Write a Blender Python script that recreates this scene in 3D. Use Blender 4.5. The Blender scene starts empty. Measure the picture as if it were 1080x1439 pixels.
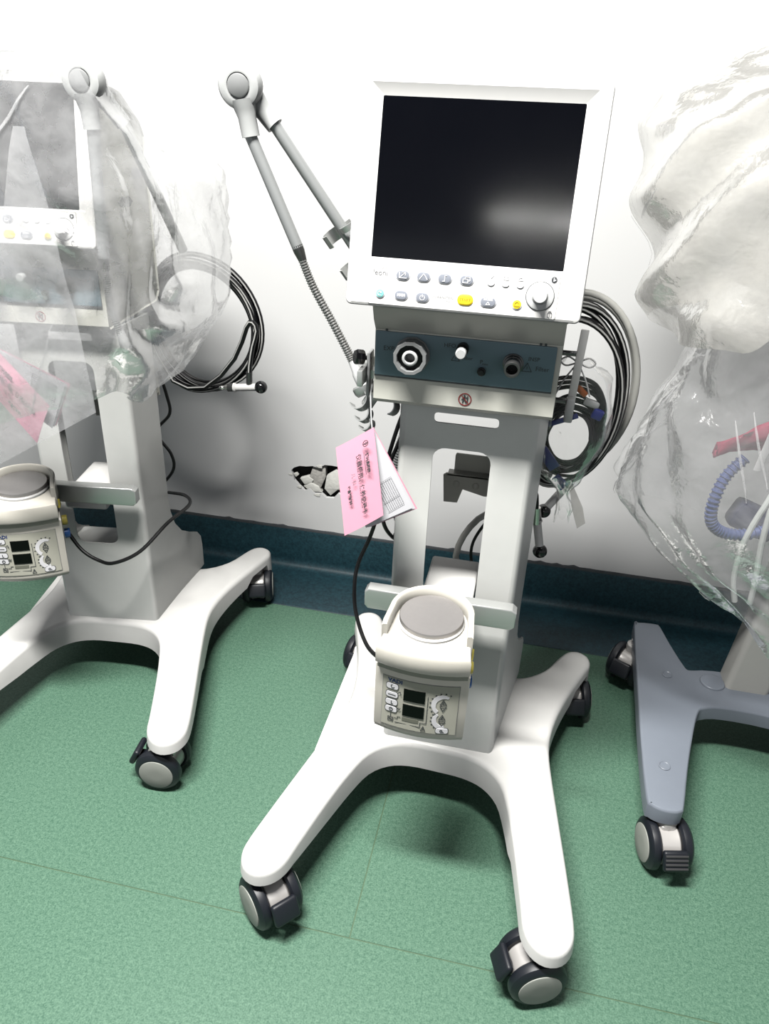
import bpy, bmesh, math, random
from mathutils import Vector, Matrix, noise
from math import sin, cos, pi, radians, sqrt
random.seed(7)
SC = bpy.context.scene
COL = SC.collection
# ------------------------------------------------------------------ camera
cd = bpy.data.cameras.new('camera'); cam = bpy.data.objects.new('camera', cd); COL.objects.link(cam)
F = 1060.0
def _n(v): return v / v.length
_Z = -_n(Vector((450 - 540, 2690 - 719.5, F)))
_X = -Vector((-5703 - 540, -110 - 719.5, F)); _X = _n(_X - _X.dot(_Z) * _Z)
_Y = _Z.cross(_X)
H = 1.38
cam.matrix_world = Matrix(((_X.x, -_X.y, -_X.z, 0), (_Y.x, -_Y.y, -_Y.z, 0), (_Z.x, -_Z.y, -_Z.z, H), (0, 0, 0, 1)))
cd.sensor_fit = 'VERTICAL'; cd.sensor_height = 36.0; cd.lens = 36.0 * F / 1439.0
cd.clip_start = 0.02; cd.clip_end = 50
SC.camera = cam
# ------------------------------------------------------------------ world, lamps, exposure
w = bpy.data.worlds.new('world'); SC.world = w; w.use_nodes = True
w.node_tree.nodes['Background'].inputs[0].default_value = (0.93, 0.97, 1.0, 1)
w.node_tree.nodes['Background'].inputs[1].default_value = 0.33
LAMPS = [(-0.55, 0.50, 150.0, 0.20), (0.15, -3.73, 13.0, 0.055)]
for i, (lx, ly, pw, lw) in enumerate(LAMPS):
    ld = bpy.data.lights.new('tube_light', 'AREA'); ld.shape = 'RECTANGLE'; ld.size = 1.2; ld.size_y = lw
    ld.energy = pw; ld.color = (1.0, 0.985, 0.955)
    lo = bpy.data.objects.new('tube_light', ld); COL.objects.link(lo); lo.location = (lx, ly, 2.975)
SC.view_settings.view_transform = 'Standard'; SC.view_settings.look = 'None'
SC.cycles.diffuse_bounces = 0
SC.view_settings.exposure = 0.46; SC.view_settings.gamma = 1.0; SC.view_settings.use_curve_mapping = False

# ------------------------------------------------------------------ materials
MATS = {}
def mat(name, col, rough=0.5, metal=0.0, spec=0.5, noise_amt=0.0, noise_scale=40.0, bump=0.0, bump_scale=200.0, coat=0.0):
    if name in MATS: return MATS[name]
    m = bpy.data.materials.new(name); m.use_nodes = True; nt = m.node_tree
    b = nt.nodes['Principled BSDF']
    b.inputs['Base Color'].default_value = (*col, 1); b.inputs['Roughness'].default_value = rough
    b.inputs['Metallic'].default_value = metal; b.inputs['Specular IOR Level'].default_value = spec
    if coat: b.inputs['Coat Weight'].default_value = coat
    tc = nt.nodes.new('ShaderNodeTexCoord')
    nz = nt.nodes.new('ShaderNodeTexNoise'); nz.inputs['Scale'].default_value = noise_scale; nz.inputs['Detail'].default_value = 4
    nt.links.new(tc.outputs['Object'], nz.inputs['Vector'])
    amt = noise_amt if noise_amt else 0.03
    mx = nt.nodes.new('ShaderNodeMix'); mx.data_type = 'RGBA'
    mx.inputs['A'].default_value = (*[max(0, c * (1 - amt)) for c in col], 1)
    mx.inputs['B'].default_value = (*[min(1, c * (1 + amt)) for c in col], 1)
    nt.links.new(nz.outputs['Fac'], mx.inputs['Factor']); nt.links.new(mx.outputs['Result'], b.inputs['Base Color'])
    if bump:
        n2 = nt.nodes.new('ShaderNodeTexNoise'); n2.inputs['Scale'].default_value = bump_scale; n2.inputs['Detail'].default_value = 3
        nt.links.new(tc.outputs['Object'], n2.inputs['Vector'])
        bp = nt.nodes.new('ShaderNodeBump'); bp.inputs['Strength'].default_value = bump; bp.inputs['Distance'].default_value = 0.002
        nt.links.new(n2.outputs['Fac'], bp.inputs['Height']); nt.links.new(bp.outputs['Normal'], b.inputs['Normal'])
    MATS[name] = m; return m

WHITE = mat('white_plastic', (0.82, 0.815, 0.79), 0.32)
MONW = mat('monitor_plastic', (0.76, 0.755, 0.735), 0.38)
BEIGE = mat('grey_beige_plastic', (0.66, 0.66, 0.59), 0.4)
COLM = mat('column_paint', (0.77, 0.78, 0.75), 0.33)
CREAM = mat('cream_plastic', (0.80, 0.765, 0.68), 0.35)
BLUEP = mat('blue_grey_panel', (0.15, 0.225, 0.265), 0.38)
NAVY = mat('navy_rubber', (0.007, 0.009, 0.014), 0.45)
BLACK = mat('black_rubber', (0.003, 0.003, 0.0035), 0.42, spec=0.3)
BLACKG = mat('black_gloss', (0.004, 0.004, 0.005), 0.15)
HUB = mat('grey_hub', (0.36, 0.375, 0.34), 0.5)
SILVER = mat('silver_paint', (0.62, 0.60, 0.58), 0.3, 0.3)
STEEL = mat('steel', (0.55, 0.54, 0.52), 0.25, 1.0)
DSTEEL = mat('dark_steel', (0.10, 0.10, 0.10), 0.3, 0.8)
ALU = mat('aluminium', (0.46, 0.47, 0.46), 0.36, 0.6)
PLATE = mat('heater_plate', (0.34, 0.325, 0.32), 0.42, 0.7, noise_amt=0.05, noise_scale=120)
TUBEG = mat('grey_tube', (0.30, 0.31, 0.31), 0.35, 0.35)
LGREY = mat('light_grey_plastic', (0.50, 0.51, 0.505), 0.35)
MGREY = mat('mid_grey_plastic', (0.20, 0.205, 0.205), 0.4)
BTN = mat('button_grey', (0.20, 0.215, 0.25), 0.5)
BTNR = mat('button_rim', (0.55, 0.56, 0.60), 0.4)
YEL = mat('button_yellow', (0.85, 0.62, 0.02), 0.45)
TEAL = mat('button_teal', (0.18, 0.50, 0.46), 0.45)
INK = mat('ink_dark', (0.05, 0.055, 0.06), 0.6)
INKG = mat('ink_grey', (0.13, 0.13, 0.14), 0.6)
INKB = mat('ink_blue', (0.03, 0.05, 0.16), 0.6)
PALE = mat('pale_print', (0.72, 0.72, 0.74), 0.5)
LINE = mat('panel_line', (0.28, 0.28, 0.27), 0.6)
OLIVE = mat('olive_grey_label', (0.44, 0.435, 0.37), 0.45)
DISP = mat('display_black', (0.002, 0.002, 0.002), 0.25, spec=0.15)
RED = mat('sign_red', (0.30, 0.03, 0.03), 0.5)
PINK = mat('pink_card', (0.86, 0.40, 0.52), 0.75, noise_amt=0.05, noise_scale=25)
PAPER = mat('paper', (0.74, 0.74, 0.77), 0.8)
BLUEC = mat('blue_plastic', (0.012, 0.02, 0.20), 0.35)
SOCKB = mat('blue_socket', (0.03, 0.13, 0.42), 0.35)
SOCKY = mat('yellow_socket', (0.65, 0.55, 0.10), 0.4)
ORANGE = mat('orange_plug', (0.65, 0.15, 0.02), 0.4)
GREYB = mat('grey_base_paint', (0.20, 0.225, 0.265), 0.35)
COLG = mat('grey_column_paint', (0.55, 0.55, 0.52), 0.4)
HOSEW = mat('white_hose', (0.55, 0.55, 0.51), 0.4)
CLOTH = mat('crimson_cloth', (0.42, 0.03, 0.09), 0.8)
CORR = mat('blue_corrugated', (0.07, 0.10, 0.25), 0.4)
PLASTER = mat('plaster', (0.62, 0.62, 0.58), 0.9, noise_amt=0.2, noise_scale=60, bump=0.6, bump_scale=120)
CAVITY = mat('cavity_shade', (0.01, 0.01, 0.01), 0.9)
PLASTERD = mat('raw_gypsum', (0.42, 0.41, 0.38), 0.95, noise_amt=0.5, noise_scale=90, bump=0.8, bump_scale=150)

def wall_mat():
    m = mat('wall_paint', (0.655, 0.66, 0.655), 0.55, noise_amt=0.02, noise_scale=3.0, bump=0.04, bump_scale=60)
    return m
def floor_mat(name, c1, c2, sc=330.0):
    m = bpy.data.materials.new(name); m.use_nodes = True; nt = m.node_tree; b = nt.nodes['Principled BSDF']
    b.inputs['Roughness'].default_value = 0.42; b.inputs['Specular IOR Level'].default_value = 0.35
    tc = nt.nodes.new('ShaderNodeTexCoord')
    nz = nt.nodes.new('ShaderNodeTexNoise'); nz.inputs['Scale'].default_value = sc; nz.inputs['Detail'].default_value = 2
    n2 = nt.nodes.new('ShaderNodeTexNoise'); n2.inputs['Scale'].default_value = sc * 0.4; n2.inputs['Detail'].default_value = 3
    for n in (nz, n2): nt.links.new(tc.outputs['Object'], n.inputs['Vector'])
    ad = nt.nodes.new('ShaderNodeMath'); ad.operation = 'MULTIPLY_ADD'; ad.inputs[1].default_value = 0.6
    nt.links.new(nz.outputs['Fac'], ad.inputs[0])
    ml = nt.nodes.new('ShaderNodeMath'); ml.operation = 'MULTIPLY'; ml.inputs[1].default_value = 0.4
    nt.links.new(n2.outputs['Fac'], ml.inputs[0]); nt.links.new(ml.outputs[0], ad.inputs[2])
    cr = nt.nodes.new('ShaderNodeValToRGB'); cr.color_ramp.elements[0].position = 0.36; cr.color_ramp.elements[1].position = 0.66
    cr.color_ramp.elements[0].color = (*c1, 1); cr.color_ramp.elements[1].color = (*c2, 1)
    nt.links.new(ad.outputs[0], cr.inputs[0]); nt.links.new(cr.outputs[0], b.inputs['Base Color'])
    bp = nt.nodes.new('ShaderNodeBump'); bp.inputs['Strength'].default_value = 0.12; bp.inputs['Distance'].default_value = 0.001
    nt.links.new(nz.outputs['Fac'], bp.inputs['Height']); nt.links.new(bp.outputs['Normal'], b.inputs['Normal'])
    MATS[name] = m; return m
FLOORM = floor_mat('green_vinyl', (0.056, 0.132, 0.088), (0.138, 0.250, 0.176))
WELD = mat('vinyl_weld', (0.08, 0.14, 0.08), 0.5)
SKIRT = floor_mat('navy_vinyl', (0.004, 0.020, 0.029), (0.012, 0.046, 0.060), 160.0)
SKIRT.node_tree.nodes['Principled BSDF'].inputs['Roughness'].default_value = 0.5

def film(name, tint, haze, gloss_rough=0.2, bump=0.35, scale=26.0):
    m = bpy.data.materials.new(name); m.use_nodes = True; nt = m.node_tree; nt.nodes.clear()
    out = nt.nodes.new('ShaderNodeOutputMaterial')
    tr = nt.nodes.new('ShaderNodeBsdfTransparent'); tr.inputs[0].default_value = (0.99, 0.99, 0.99, 1)
    df = nt.nodes.new('ShaderNodeBsdfDiffuse'); df.inputs[0].default_value = (*tint, 1)
    tl = nt.nodes.new('ShaderNodeBsdfTranslucent'); tl.inputs[0].default_value = (*tint, 1)
    gl = nt.nodes.new('ShaderNodeBsdfGlossy'); gl.inputs[0].default_value = (1, 1, 1, 1); gl.inputs['Roughness'].default_value = gloss_rough
    m1 = nt.nodes.new('ShaderNodeMixShader'); m1.inputs[0].default_value = 0.55
    nt.links.new(df.outputs[0], m1.inputs[1]); nt.links.new(tl.outputs[0], m1.inputs[2])
    tc = nt.nodes.new('ShaderNodeTexCoord')
    nz = nt.nodes.new('ShaderNodeTexNoise'); nz.inputs['Scale'].default_value = scale; nz.inputs['Detail'].default_value = 5; nz.inputs['Distortion'].default_value = 0.2
    nt.links.new(tc.outputs['Object'], nz.inputs['Vector'])
    mr = nt.nodes.new('ShaderNodeMapRange'); mr.inputs['From Min'].default_value = 0.35; mr.inputs['From Max'].default_value = 0.7
    mr.inputs['To Min'].default_value = haze * 0.85; mr.inputs['To Max'].default_value = haze * 1.2
    nt.links.new(nz.outputs['Fac'], mr.inputs['Value'])
    m2 = nt.nodes.new('ShaderNodeMixShader'); nt.links.new(mr.outputs[0], m2.inputs[0])
    nt.links.new(tr.outputs[0], m2.inputs[1]); nt.links.new(m1.outputs[0], m2.inputs[2])
    fr = nt.nodes.new('ShaderNodeFresnel'); fr.inputs[0].default_value = 1.5
    bp = nt.nodes.new('ShaderNodeBump'); bp.inputs['Strength'].default_value = bump; bp.inputs['Distance'].default_value = 0.012
    vo = nt.nodes.new('ShaderNodeTexVoronoi'); vo.feature = 'F1'; vo.inputs['Scale'].default_value = scale * 0.42
    wp = nt.nodes.new('ShaderNodeVectorMath'); wp.operation = 'MULTIPLY'; wp.inputs[1].default_value = (1.0, 1.0, 0.22)
    nt.links.new(tc.outputs['Object'], wp.inputs[0]); nt.links.new(wp.outputs[0], vo.inputs['Vector'])
    hm = nt.nodes.new('ShaderNodeMath'); hm.operation = 'MULTIPLY_ADD'; hm.inputs[1].default_value = 1.1
    nt.links.new(vo.outputs['Distance'], hm.inputs[0]); nt.links.new(nz.outputs['Fac'], hm.inputs[2])
    nt.links.new(hm.outputs[0], bp.inputs['Height'])
    nt.links.new(bp.outputs['Normal'], df.inputs['Normal'])
    nt.links.new(bp.outputs['Normal'], gl.inputs['Normal']); nt.links.new(bp.outputs['Normal'], fr.inputs['Normal'])
    fm = nt.nodes.new('ShaderNodeMath'); fm.operation = 'MULTIPLY'; fm.inputs[1].default_value = 0.42; nt.links.new(fr.outputs[0], fm.inputs[0])
    m3 = nt.nodes.new('ShaderNodeMixShader'); nt.links.new(fm.outputs[0], m3.inputs[0])
    nt.links.new(m2.outputs[0], m3.inputs[1]); nt.links.new(gl.outputs[0], m3.inputs[2])
    nt.links.new(m3.outputs[0], out.inputs[0])
    MATS[name] = m; return m
FILM = film('clear_film', (0.96, 0.965, 0.98), 0.20, 0.11, 0.5)
FILML = film('hazy_clear_film', (0.97, 0.975, 0.99), 0.27, 0.11, 0.32)
FILMM = film('milky_film', (0.74, 0.725, 0.68), 0.48, 0.2, 0.6, 16.0)
FILMC = film('clear_pouch_film', (0.9, 0.9, 0.9), 0.07)

# ------------------------------------------------------------------ mesh helpers
def V(*a): return Vector(a)
def frame(o, u, v):
    u = Vector(u).normalized(); v = Vector(v); v = (v - v.dot(u) * u).normalized(); n = u.cross(v)
    o = Vector(o)
    return lambda a, b, c=0.0: o + u * a + v * b + n * c
IDF = lambda a, b, c=0.0: Vector((a, b, c))
def rrect(u0, u1, v0, v1, r, n=5):
    pts = []
    for cx, cy, a0 in ((u1 - r, v0 + r, -pi / 2), (u1 - r, v1 - r, 0), (u0 + r, v1 - r, pi / 2), (u0 + r, v0 + r, pi)):
        for i in range(n + 1):
            a = a0 + pi / 2 * i / n; pts.append((cx + r * cos(a), cy + r * sin(a)))
    return pts
def circ(cu, cv, r, n=24, rv=None):
    rv = rv or r
    return [(cu + r * cos(2 * pi * i / n), cv + rv * sin(2 * pi * i / n)) for i in range(n)]
def cat(pts, n=6, closed=False):
    P = [Vector(p) for p in pts]; out = []; N = len(P)
    rng = range(N) if closed else range(N - 1)
    for i in rng:
        p1 = P[i]; p2 = P[(i + 1) % N]
        p0 = P[i - 1] if (closed or i > 0) else p1 * 2 - p2
        p3 = P[(i + 2) % N] if (closed or i + 2 < N) else p2 * 2 - p1
        for k in range(n):
            t = k / n
            out.append(0.5 * ((2 * p1) + (p2 - p0) * t + (2 * p0 - 5 * p1 + 4 * p2 - p3) * t * t + (3 * p1 - p0 - 3 * p2 + p3) * t ** 3))
    if not closed: out.append(P[-1])
    return out
class MB:
    def __init__(s): s.bm = bmesh.new()
    def loops(s, L, cap0=True, cap1=True, mi=0, closed=True, smooth=True):
        bm = s.bm; R = [[bm.verts.new(p) for p in lp] for lp in L]
        n = len(R[0])
        for a, b in zip(R[:-1], R[1:]):
            for i in range(n if closed else n - 1):
                f = bm.faces.new((a[i], a[(i + 1) % n], b[(i + 1) % n], b[i])); f.material_index = mi if not callable(mi) else mi(i); f.smooth = smooth
        if cap0:
            f = bm.faces.new(R[0][::-1]); f.material_index = mi if not callable(mi) else 0
        if cap1:
            f = bm.faces.new(R[-1]); f.material_index = mi if not callable(mi) else 0
        return s
    def prism(s, poly, fr=IDF, n0=0.0, n1=0.01, bev=0.0, mi=0, bstep=3):
        L = [[fr(a, b, n0) for a, b in poly]]
        if bev > 0:
            cu = sum(p[0] for p in poly) / len(poly); cv = sum(p[1] for p in poly) / len(poly)
            wu = max(abs(p[0] - cu) for p in poly); wv = max(abs(p[1] - cv) for p in poly)
            for k in range(bstep + 1):
                a = pi / 2 * k / bstep; ins = bev * (1 - cos(a)); h = n1 - bev + bev * sin(a)
                L.append([fr(cu + (p[0] - cu) * (1 - ins / wu), cv + (p[1] - cv) * (1 - ins / wv), h) for p in poly])
        else: L.append([fr(a, b, n1) for a, b in poly])
        return s.loops(L, mi=mi, smooth=bev > 0)
    def box(s, c, d, bev=0.0, rot=None, mi=0, seg=2):
        r = bmesh.ops.create_cube(s.bm, size=1.0); vs = r['verts']
        M = Matrix.Translation(Vector(c)) @ (rot.to_4x4() if rot else Matrix()) @ Matrix.Diagonal((*d, 1))
        bmesh.ops.transform(s.bm, matrix=M, verts=vs)
        fs = list({f for v in vs for f in v.link_faces})
        for f in fs: f.material_index = mi
        if bev:
            es = list({e for v in vs for e in v.link_edges})
            rr = bmesh.ops.bevel(s.bm, geom=es, offset=bev, segments=seg, profile=0.5, affect='EDGES')
            for f in rr['faces']: f.material_index = mi; f.smooth = True
        return s
    def tube(s, pts, r, seg=10, mi=0, caps=True, ref=None):
        P = [Vector(p) for p in pts]; L = []
        up = Vector(ref) if ref else Vector((0, 1, 0.01))
        for i, p in enumerate(P):
            t = (P[min(i + 1, len(P) - 1)] - P[max(i - 1, 0)])
            if t.length < 1e-9: t = Vector((0, 0, 1))
            t.normalize()
            u = up - up.dot(t) * t
            if u.length < 1e-4: u = Vector((1, 0, 0)) - t.x * t
            u.normalize(); v = t.cross(u); up = u
            rr = r(i / (len(P) - 1)) if callable(r) else r
            L.append([p + u * rr * cos(2 * pi * k / seg) + v * rr * sin(2 * pi * k / seg) for k in range(seg)])
        return s.loops(L, caps, caps, mi)
    def lathe(s, prof, o, axis, seg=28, mi=0, caps=True, ref=None):
        # prof: list of (radius, height)
        ax = Vector(axis).normalized(); rf = Vector(ref) if ref else (Vector((0, 0, 1)) if abs(ax.z) < 0.9 else Vector((1, 0, 0)))
        u = (rf - rf.dot(ax) * ax).normalized(); v = ax.cross(u); o = Vector(o)
        L = [[o + ax * h + (u * cos(2 * pi * k / seg) + v * sin(2 * pi * k / seg)) * max(r, 1e-5) for k in range(seg)] for r, h in prof]
        return s.loops(L, caps, caps, mi)
    def plate(s, outer, holes, fr, n0, n1, mi=0):
        bm = s.bm; es = []; 
        for lp in [outer] + holes:
            vs = [bm.verts.new(fr(a, b, n1)) for a, b in lp]
            es += [bm.edges.new((vs[i], vs[(i + 1) % len(vs)])) for i in range(len(vs))]
        r = bmesh.ops.triangle_fill(bm, edges=es, use_beauty=True)
        fs = [f for f in r['geom'] if isinstance(f, bmesh.types.BMFace)]
        ex = bmesh.ops.extrude_face_region(bm, geom=fs)
        vs = [g for g in ex['geom'] if isinstance(g, bmesh.types.BMVert)]
        d = fr(0, 0, n0) - fr(0, 0, n1)
        bmesh.ops.translate(bm, verts=vs, vec=d)
        return s
    def build(s, name, mats, parent=None, off=(0, 0, 0), sharp=35, recalc=True, flat=False):
        bm = s.bm
        if recalc: bmesh.ops.recalc_face_normals(bm, faces=bm.faces)
        o3 = Vector(off)
        for v in bm.verts: v.co -= o3
        if flat:
            for f in bm.faces: f.smooth = False
        else:
            lim = radians(sharp)
            for f in bm.faces: f.smooth = True
            for e in bm.edges:
                if len(e.link_faces) == 2 and e.calc_face_angle(0) > lim: e.smooth = False
        me = bpy.data.meshes.new(name); bm.to_mesh(me); bm.free()
        for m in (mats if isinstance(mats, (list, tuple)) else [mats]): me.materials.append(m)
        o = bpy.data.objects.new(name, me); COL.objects.link(o)
        if parent: o.parent = parent
        return o
def tag(o, label, cat_, group=None, kind=None):
    if label: o['label'] = label
    if cat_: o['category'] = cat_
    if group: o['group'] = group
    if kind: o['kind'] = kind
    return o
def thing(name, loc, label, cat_, rz=0.0, group=None):
    o = bpy.data.objects.new(name, None); COL.objects.link(o); o.location = loc; o.rotation_euler.z = rz
    o.empty_display_size = 0.05
    return tag(o, label, cat_, group)
def copy_tree(o, parent=None):
    c = o.copy(); COL.objects.link(c); c.parent = parent
    for ch in list(o.children): copy_tree(ch, c)
    return c
def text(body, size, fr, mats, parent, off=(0, 0, 0), name='lettering', rot=0.0, xs=1.0, thick=0.0004, bold=0.0):
    c = bpy.data.curves.new('tmp', 'FONT'); c.body = body; c.size = size; c.align_x = 'CENTER'; c.align_y = 'CENTER'; c.resolution_u = 2
    c.offset = bold
    t = bpy.data.objects.new('tmp', c); COL.objects.link(t)
    dg = bpy.context.evaluated_depsgraph_get(); me = bpy.data.meshes.new_from_object(t.evaluated_get(dg))
    bpy.data.objects.remove(t); bpy.data.curves.remove(c)
    cr, sr = cos(rot), sin(rot)
    for v in me.vertices:
        x, y = v.co.x * xs, v.co.y
        v.co = fr(x * cr - y * sr, x * sr + y * cr, thick) - Vector(off)
    me.materials.clear(); me.materials.append(mats); me.name = name
    o = bpy.data.objects.new(name, me); COL.objects.link(o); o.parent = parent
    return o
def at(fr, u, v, n=0.0):
    return lambda a, b, c=0.0: fr(u + a, v + b, n + c)
def strokes(fr, lines, r, n=0.0006):
    m = MB()
    for ln in lines:
        P = [fr(a, b, n) for a, b in ln]; nn = (fr(0, 0, 1) - fr(0, 0, 0))
        for p, q in zip(P[:-1], P[1:]):
            d = (q - p)
            if d.length < 1e-7: continue
            sd = d.normalized().cross(nn) * r; e = d.normalized() * r * 0.5
            m.loops([[p - e - sd, p - e + sd, p - e + sd + nn * 0.0002, p - e - sd + nn * 0.0002], [q + e - sd, q + e + sd, q + e + sd + nn * 0.0002, q + e - sd + nn * 0.0002]], smooth=False)
    return m
def arc(cu, cv, r, a0, a1, n=14): return [(cu + r * cos(radians(a0 + (a1 - a0) * i / n)), cv + r * sin(radians(a0 + (a1 - a0) * i / n))) for i in range(n + 1)]

# ------------------------------------------------------------------ the setting
WY = 2.07
def structure(o): o['kind'] = 'structure'; return o
fl = structure(MB().box((0, -0.75, -0.0508), (5.6, 7.7, 0.1)).build('floor', WELD))
SEAM = 0.0026
for nm, x0, x1, y0, y1 in (('a', -2.8, 2.8, -4.55, 0.849), ('b', -2.8, -0.191, 0.849, WY), ('c', -0.191, 1.30, 0.849, WY), ('d', 1.30, 2.8, 0.849, WY)):
    m = MB(); m.box(((x0 + x1) / 2, (y0 + y1) / 2, -0.003), (x1 - x0 - SEAM, y1 - y0 - SEAM, 0.006)); m.build('vinyl_sheet', FLOORM, fl)
# back wall with a broken hole
hole = [(-0.700, 0.352), (-0.690, 0.363), (-0.672, 0.371), (-0.650, 0.372), (-0.630, 0.376), (-0.610, 0.372), (-0.590, 0.385), (-0.565, 0.386), (-0.540, 0.384), (-0.515, 0.382), (-0.485, 0.380), (-0.470, 0.36),
        (-0.455, 0.33), (-0.465, 0.31), (-0.490, 0.290), (-0.520, 0.283), (-0.545, 0.291), (-0.560, 0.272), (-0.585, 0.270), (-0.600, 0.283), (-0.622, 0.281), (-0.64, 0.296), (-0.655, 0.285), (-0.674, 0.300), (-0.690, 0.318), (-0.694, 0.335)]
wf = frame((0, WY, 0), (1, 0, 0), (0, 0, 1))
m = MB(); m.plate([(-2.8, -0.05), (2.8, -0.05), (2.8, 3.03), (-2.8, 3.03)], [hole], wf, -0.012, 0.0)
wall = structure(m.build('wall_back', wall_mat(), flat=True))
MB().box((-0.58, WY + 0.06, 0.33), (0.34, 0.05, 0.2)).build('cavity_backing', CAVITY, wall)  # near-black colour stands in for the shade inside the hole
m = MB(); m.prism([(-0.63, 0.372), (-0.603, 0.374), (-0.59, 0.378), (-0.588, 0.34), (-0.60, 0.31), (-0.61, 0.285), (-0.635, 0.30), (-0.642, 0.335)], wf, -0.03, -0.008, 0.003); m.build('plaster_chunk', PLASTERD, wall)
m = MB(); m.prism([(-0.585, 0.345), (-0.553, 0.372), (-0.52, 0.345), (-0.475, 0.372), (-0.46, 0.32), (-0.49, 0.30), (-0.548, 0.302), (-0.572, 0.278), (-0.592, 0.30)], wf, -0.02, -0.004, 0.002); m.build('plaster_chunk', PLASTER, wall)
m = MB(); m.prism([(-0.672, 0.325), (-0.645, 0.336), (-0.628, 0.325), (-0.636, 0.31), (-0.658, 0.305)], wf, -0.02, -0.004, 0.002); m.build('plaster_chunk', PLASTER, wall)
m = MB(); m.prism([(-0.66, 0.30), (-0.635, 0.315), (-0.61, 0.305), (-0.60, 0.285), (-0.64, 0.284)], wf, -0.02, -0.003, 0.002); m.build('plaster_chunk', PLASTER, wall)
m = MB(); m.prism([(-0.694, 0.338), (-0.684, 0.343), (-0.678, 0.336), (-0.686, 0.328)], wf, -0.014, -0.004, 0.001); m.build('plaster_chunk', PLASTER, wall)
# torn paint flakes round the hole
for (u, v, s_) in ((-0.700, 0.338, 0.006), (-0.605, 0.378, 0.009), (-0.672, 0.297, 0.007), (-0.612, 0.277, 0.009)):
    pol = [(u + s_ * (1.5 if k % 2 else 0.8) * cos(k * pi / 3), v + 0.6 * s_ * (1.2 if k % 3 else 0.7) * sin(k * pi / 3)) for k in range(6)]
    MB().prism(pol, wf, -0.001, 0.0015, 0.0005).build('paint_flake', PLASTER, wall)
# skirting: upright vinyl, floor strip and a ragged cap line
sk = MB(); prof = [(0.0, 0.142), (-0.006, 0.142), (-0.009, 0.137), (-0.009, 0.03), (-0.014, 0.012), (-0.026, 0.004), (-0.04, 0.0025), (-0.232, 0.0025), (-0.235, 0.0), (0, 0.0)]
sk.loops([[V(x, WY - 0.0005 + a, b + 0.0008) for a, b in prof] for x in (-2.8, 2.8)])
skirt = structure(sk.build('baseboard_back', SKIRT, sharp=50))
m = MB(); N = 140; L = []
for i in range(N + 1):
    x = -1.4 + 2.4 * i / N; t = 0.003 + 0.0035 * max(0, noise.noise(V(x * 22, 1, 3))) + (0.004 if noise.noise(V(x * 40, 7, 0)) > 0.33 else 0)
    L.append([V(x, WY - 0.0003, 0.1415), V(x, WY - 0.008, 0.1415), V(x, WY - 0.0065, 0.1435 + t), V(x, WY - 0.0003, 0.1445 + t)])
m.loops(L); m.build('sealant_bead', mat('dirty_sealant', (0.035, 0.04, 0.045), 0.7, noise_amt=0.4, noise_scale=50), skirt)
structure(MB().box((0, -0.75, 3.08), (5.6, 7.7, 0.1)).build('ceiling', mat('ceiling_paint', (0.5, 0.5, 0.5), 0.8)))
# ceiling luminaires around the two area lights
for i, (lx, ly, pw, lw) in enumerate(LAMPS):
    t = thing('ceiling_light', (lx, ly, 2.98), ('rectangular white ceiling light fixture nearest the machines', 'rectangular white ceiling light fixture behind the viewer')[i], 'ceiling light', group='ceiling light fixtures')
    m = MB()
    for sx, sy, dx, dy in ((0, 0.155, 1.28, 0.03), (0, -0.155, 1.28, 0.03), (0.625, 0, 0.03, 0.28), (-0.625, 0, 0.03, 0.28)): m.box((sx, sy, 0.018), (dx, dy, 0.044))
    m.build('frame', LGREY, t); MB().box((0, 0, 0.03), (1.22, 0.28, 0.01)).build('reflector', WHITE, t)

# ------------------------------------------------------------------ caster
def caster(parent, loc, rz, proto=[None]):
    if proto[0] is not None:
        c = copy_tree(proto[0], parent); c.location = loc; c.rotation_euler.z = rz; return c
    # local: stem at origin (z = mount height .125), rolls along +x, lever towards -x
    R = 0.053; wz = R - 0.125; tx = -0.018
    m = MB()
    m.lathe([(0.012, 0.0), (0.012, -0.012), (0.021, -0.014), (0.023, -0.022), (0.022, -0.035)], (0, 0, 0), (0, 0, 1), 20)
    m.lathe([(0.038, -0.022), (0.042, -0.018), (0.040, 0), (0.042, 0.018), (0.038, 0.022)], (tx, 0, wz), (0, 1, 0), 32)
    m.box((-0.004, 0, -0.036), (0.036, 0.032, 0.03), 0.006)
    cst = m.build('caster', SILVER, parent); cst.location = loc; cst.rotation_euler.z = rz
    for s_ in (-1, 1):
        m = MB(); y0 = 0.021 * s_
        prof = [(0.028, 0), (R - 0.006, 0), (R - 0.001, 0.004), (R, 0.010), (R - 0.002, 0.018), (R - 0.009, 0.024), (R - 0.014, 0.025), (0.03, 0.024)]
        m.lathe([(r, h) for r, h in prof], (tx, y0, wz), (0, s_, 0), 40)
        m.build('wheel', NAVY, cst)
        m = MB(); m.lathe([(0.039, 0.022), (0.0385, 0.0262), (0.036, 0.0272), (0.012, 0.0278), (0.0, 0.0278)], (tx, y0, wz), (0, s_, 0), 36)
        m.build('hub_cap', HUB, cst)
    m = MB(); rot = Matrix.Rotation(radians(-52), 3, 'Y')
    m.box((tx - 0.058, 0, wz + 0.018), (0.014, 0.052, 0.042), 0.006, Matrix.Rotation(radians(28), 3, 'Y'), seg=3)
    m.box((tx - 0.040, 0, wz + 0.006), (0.034, 0.026, 0.014), 0.003)
    m.build('brake_lever', NAVY, cst)
    proto[0] = cst; return cst

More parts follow.
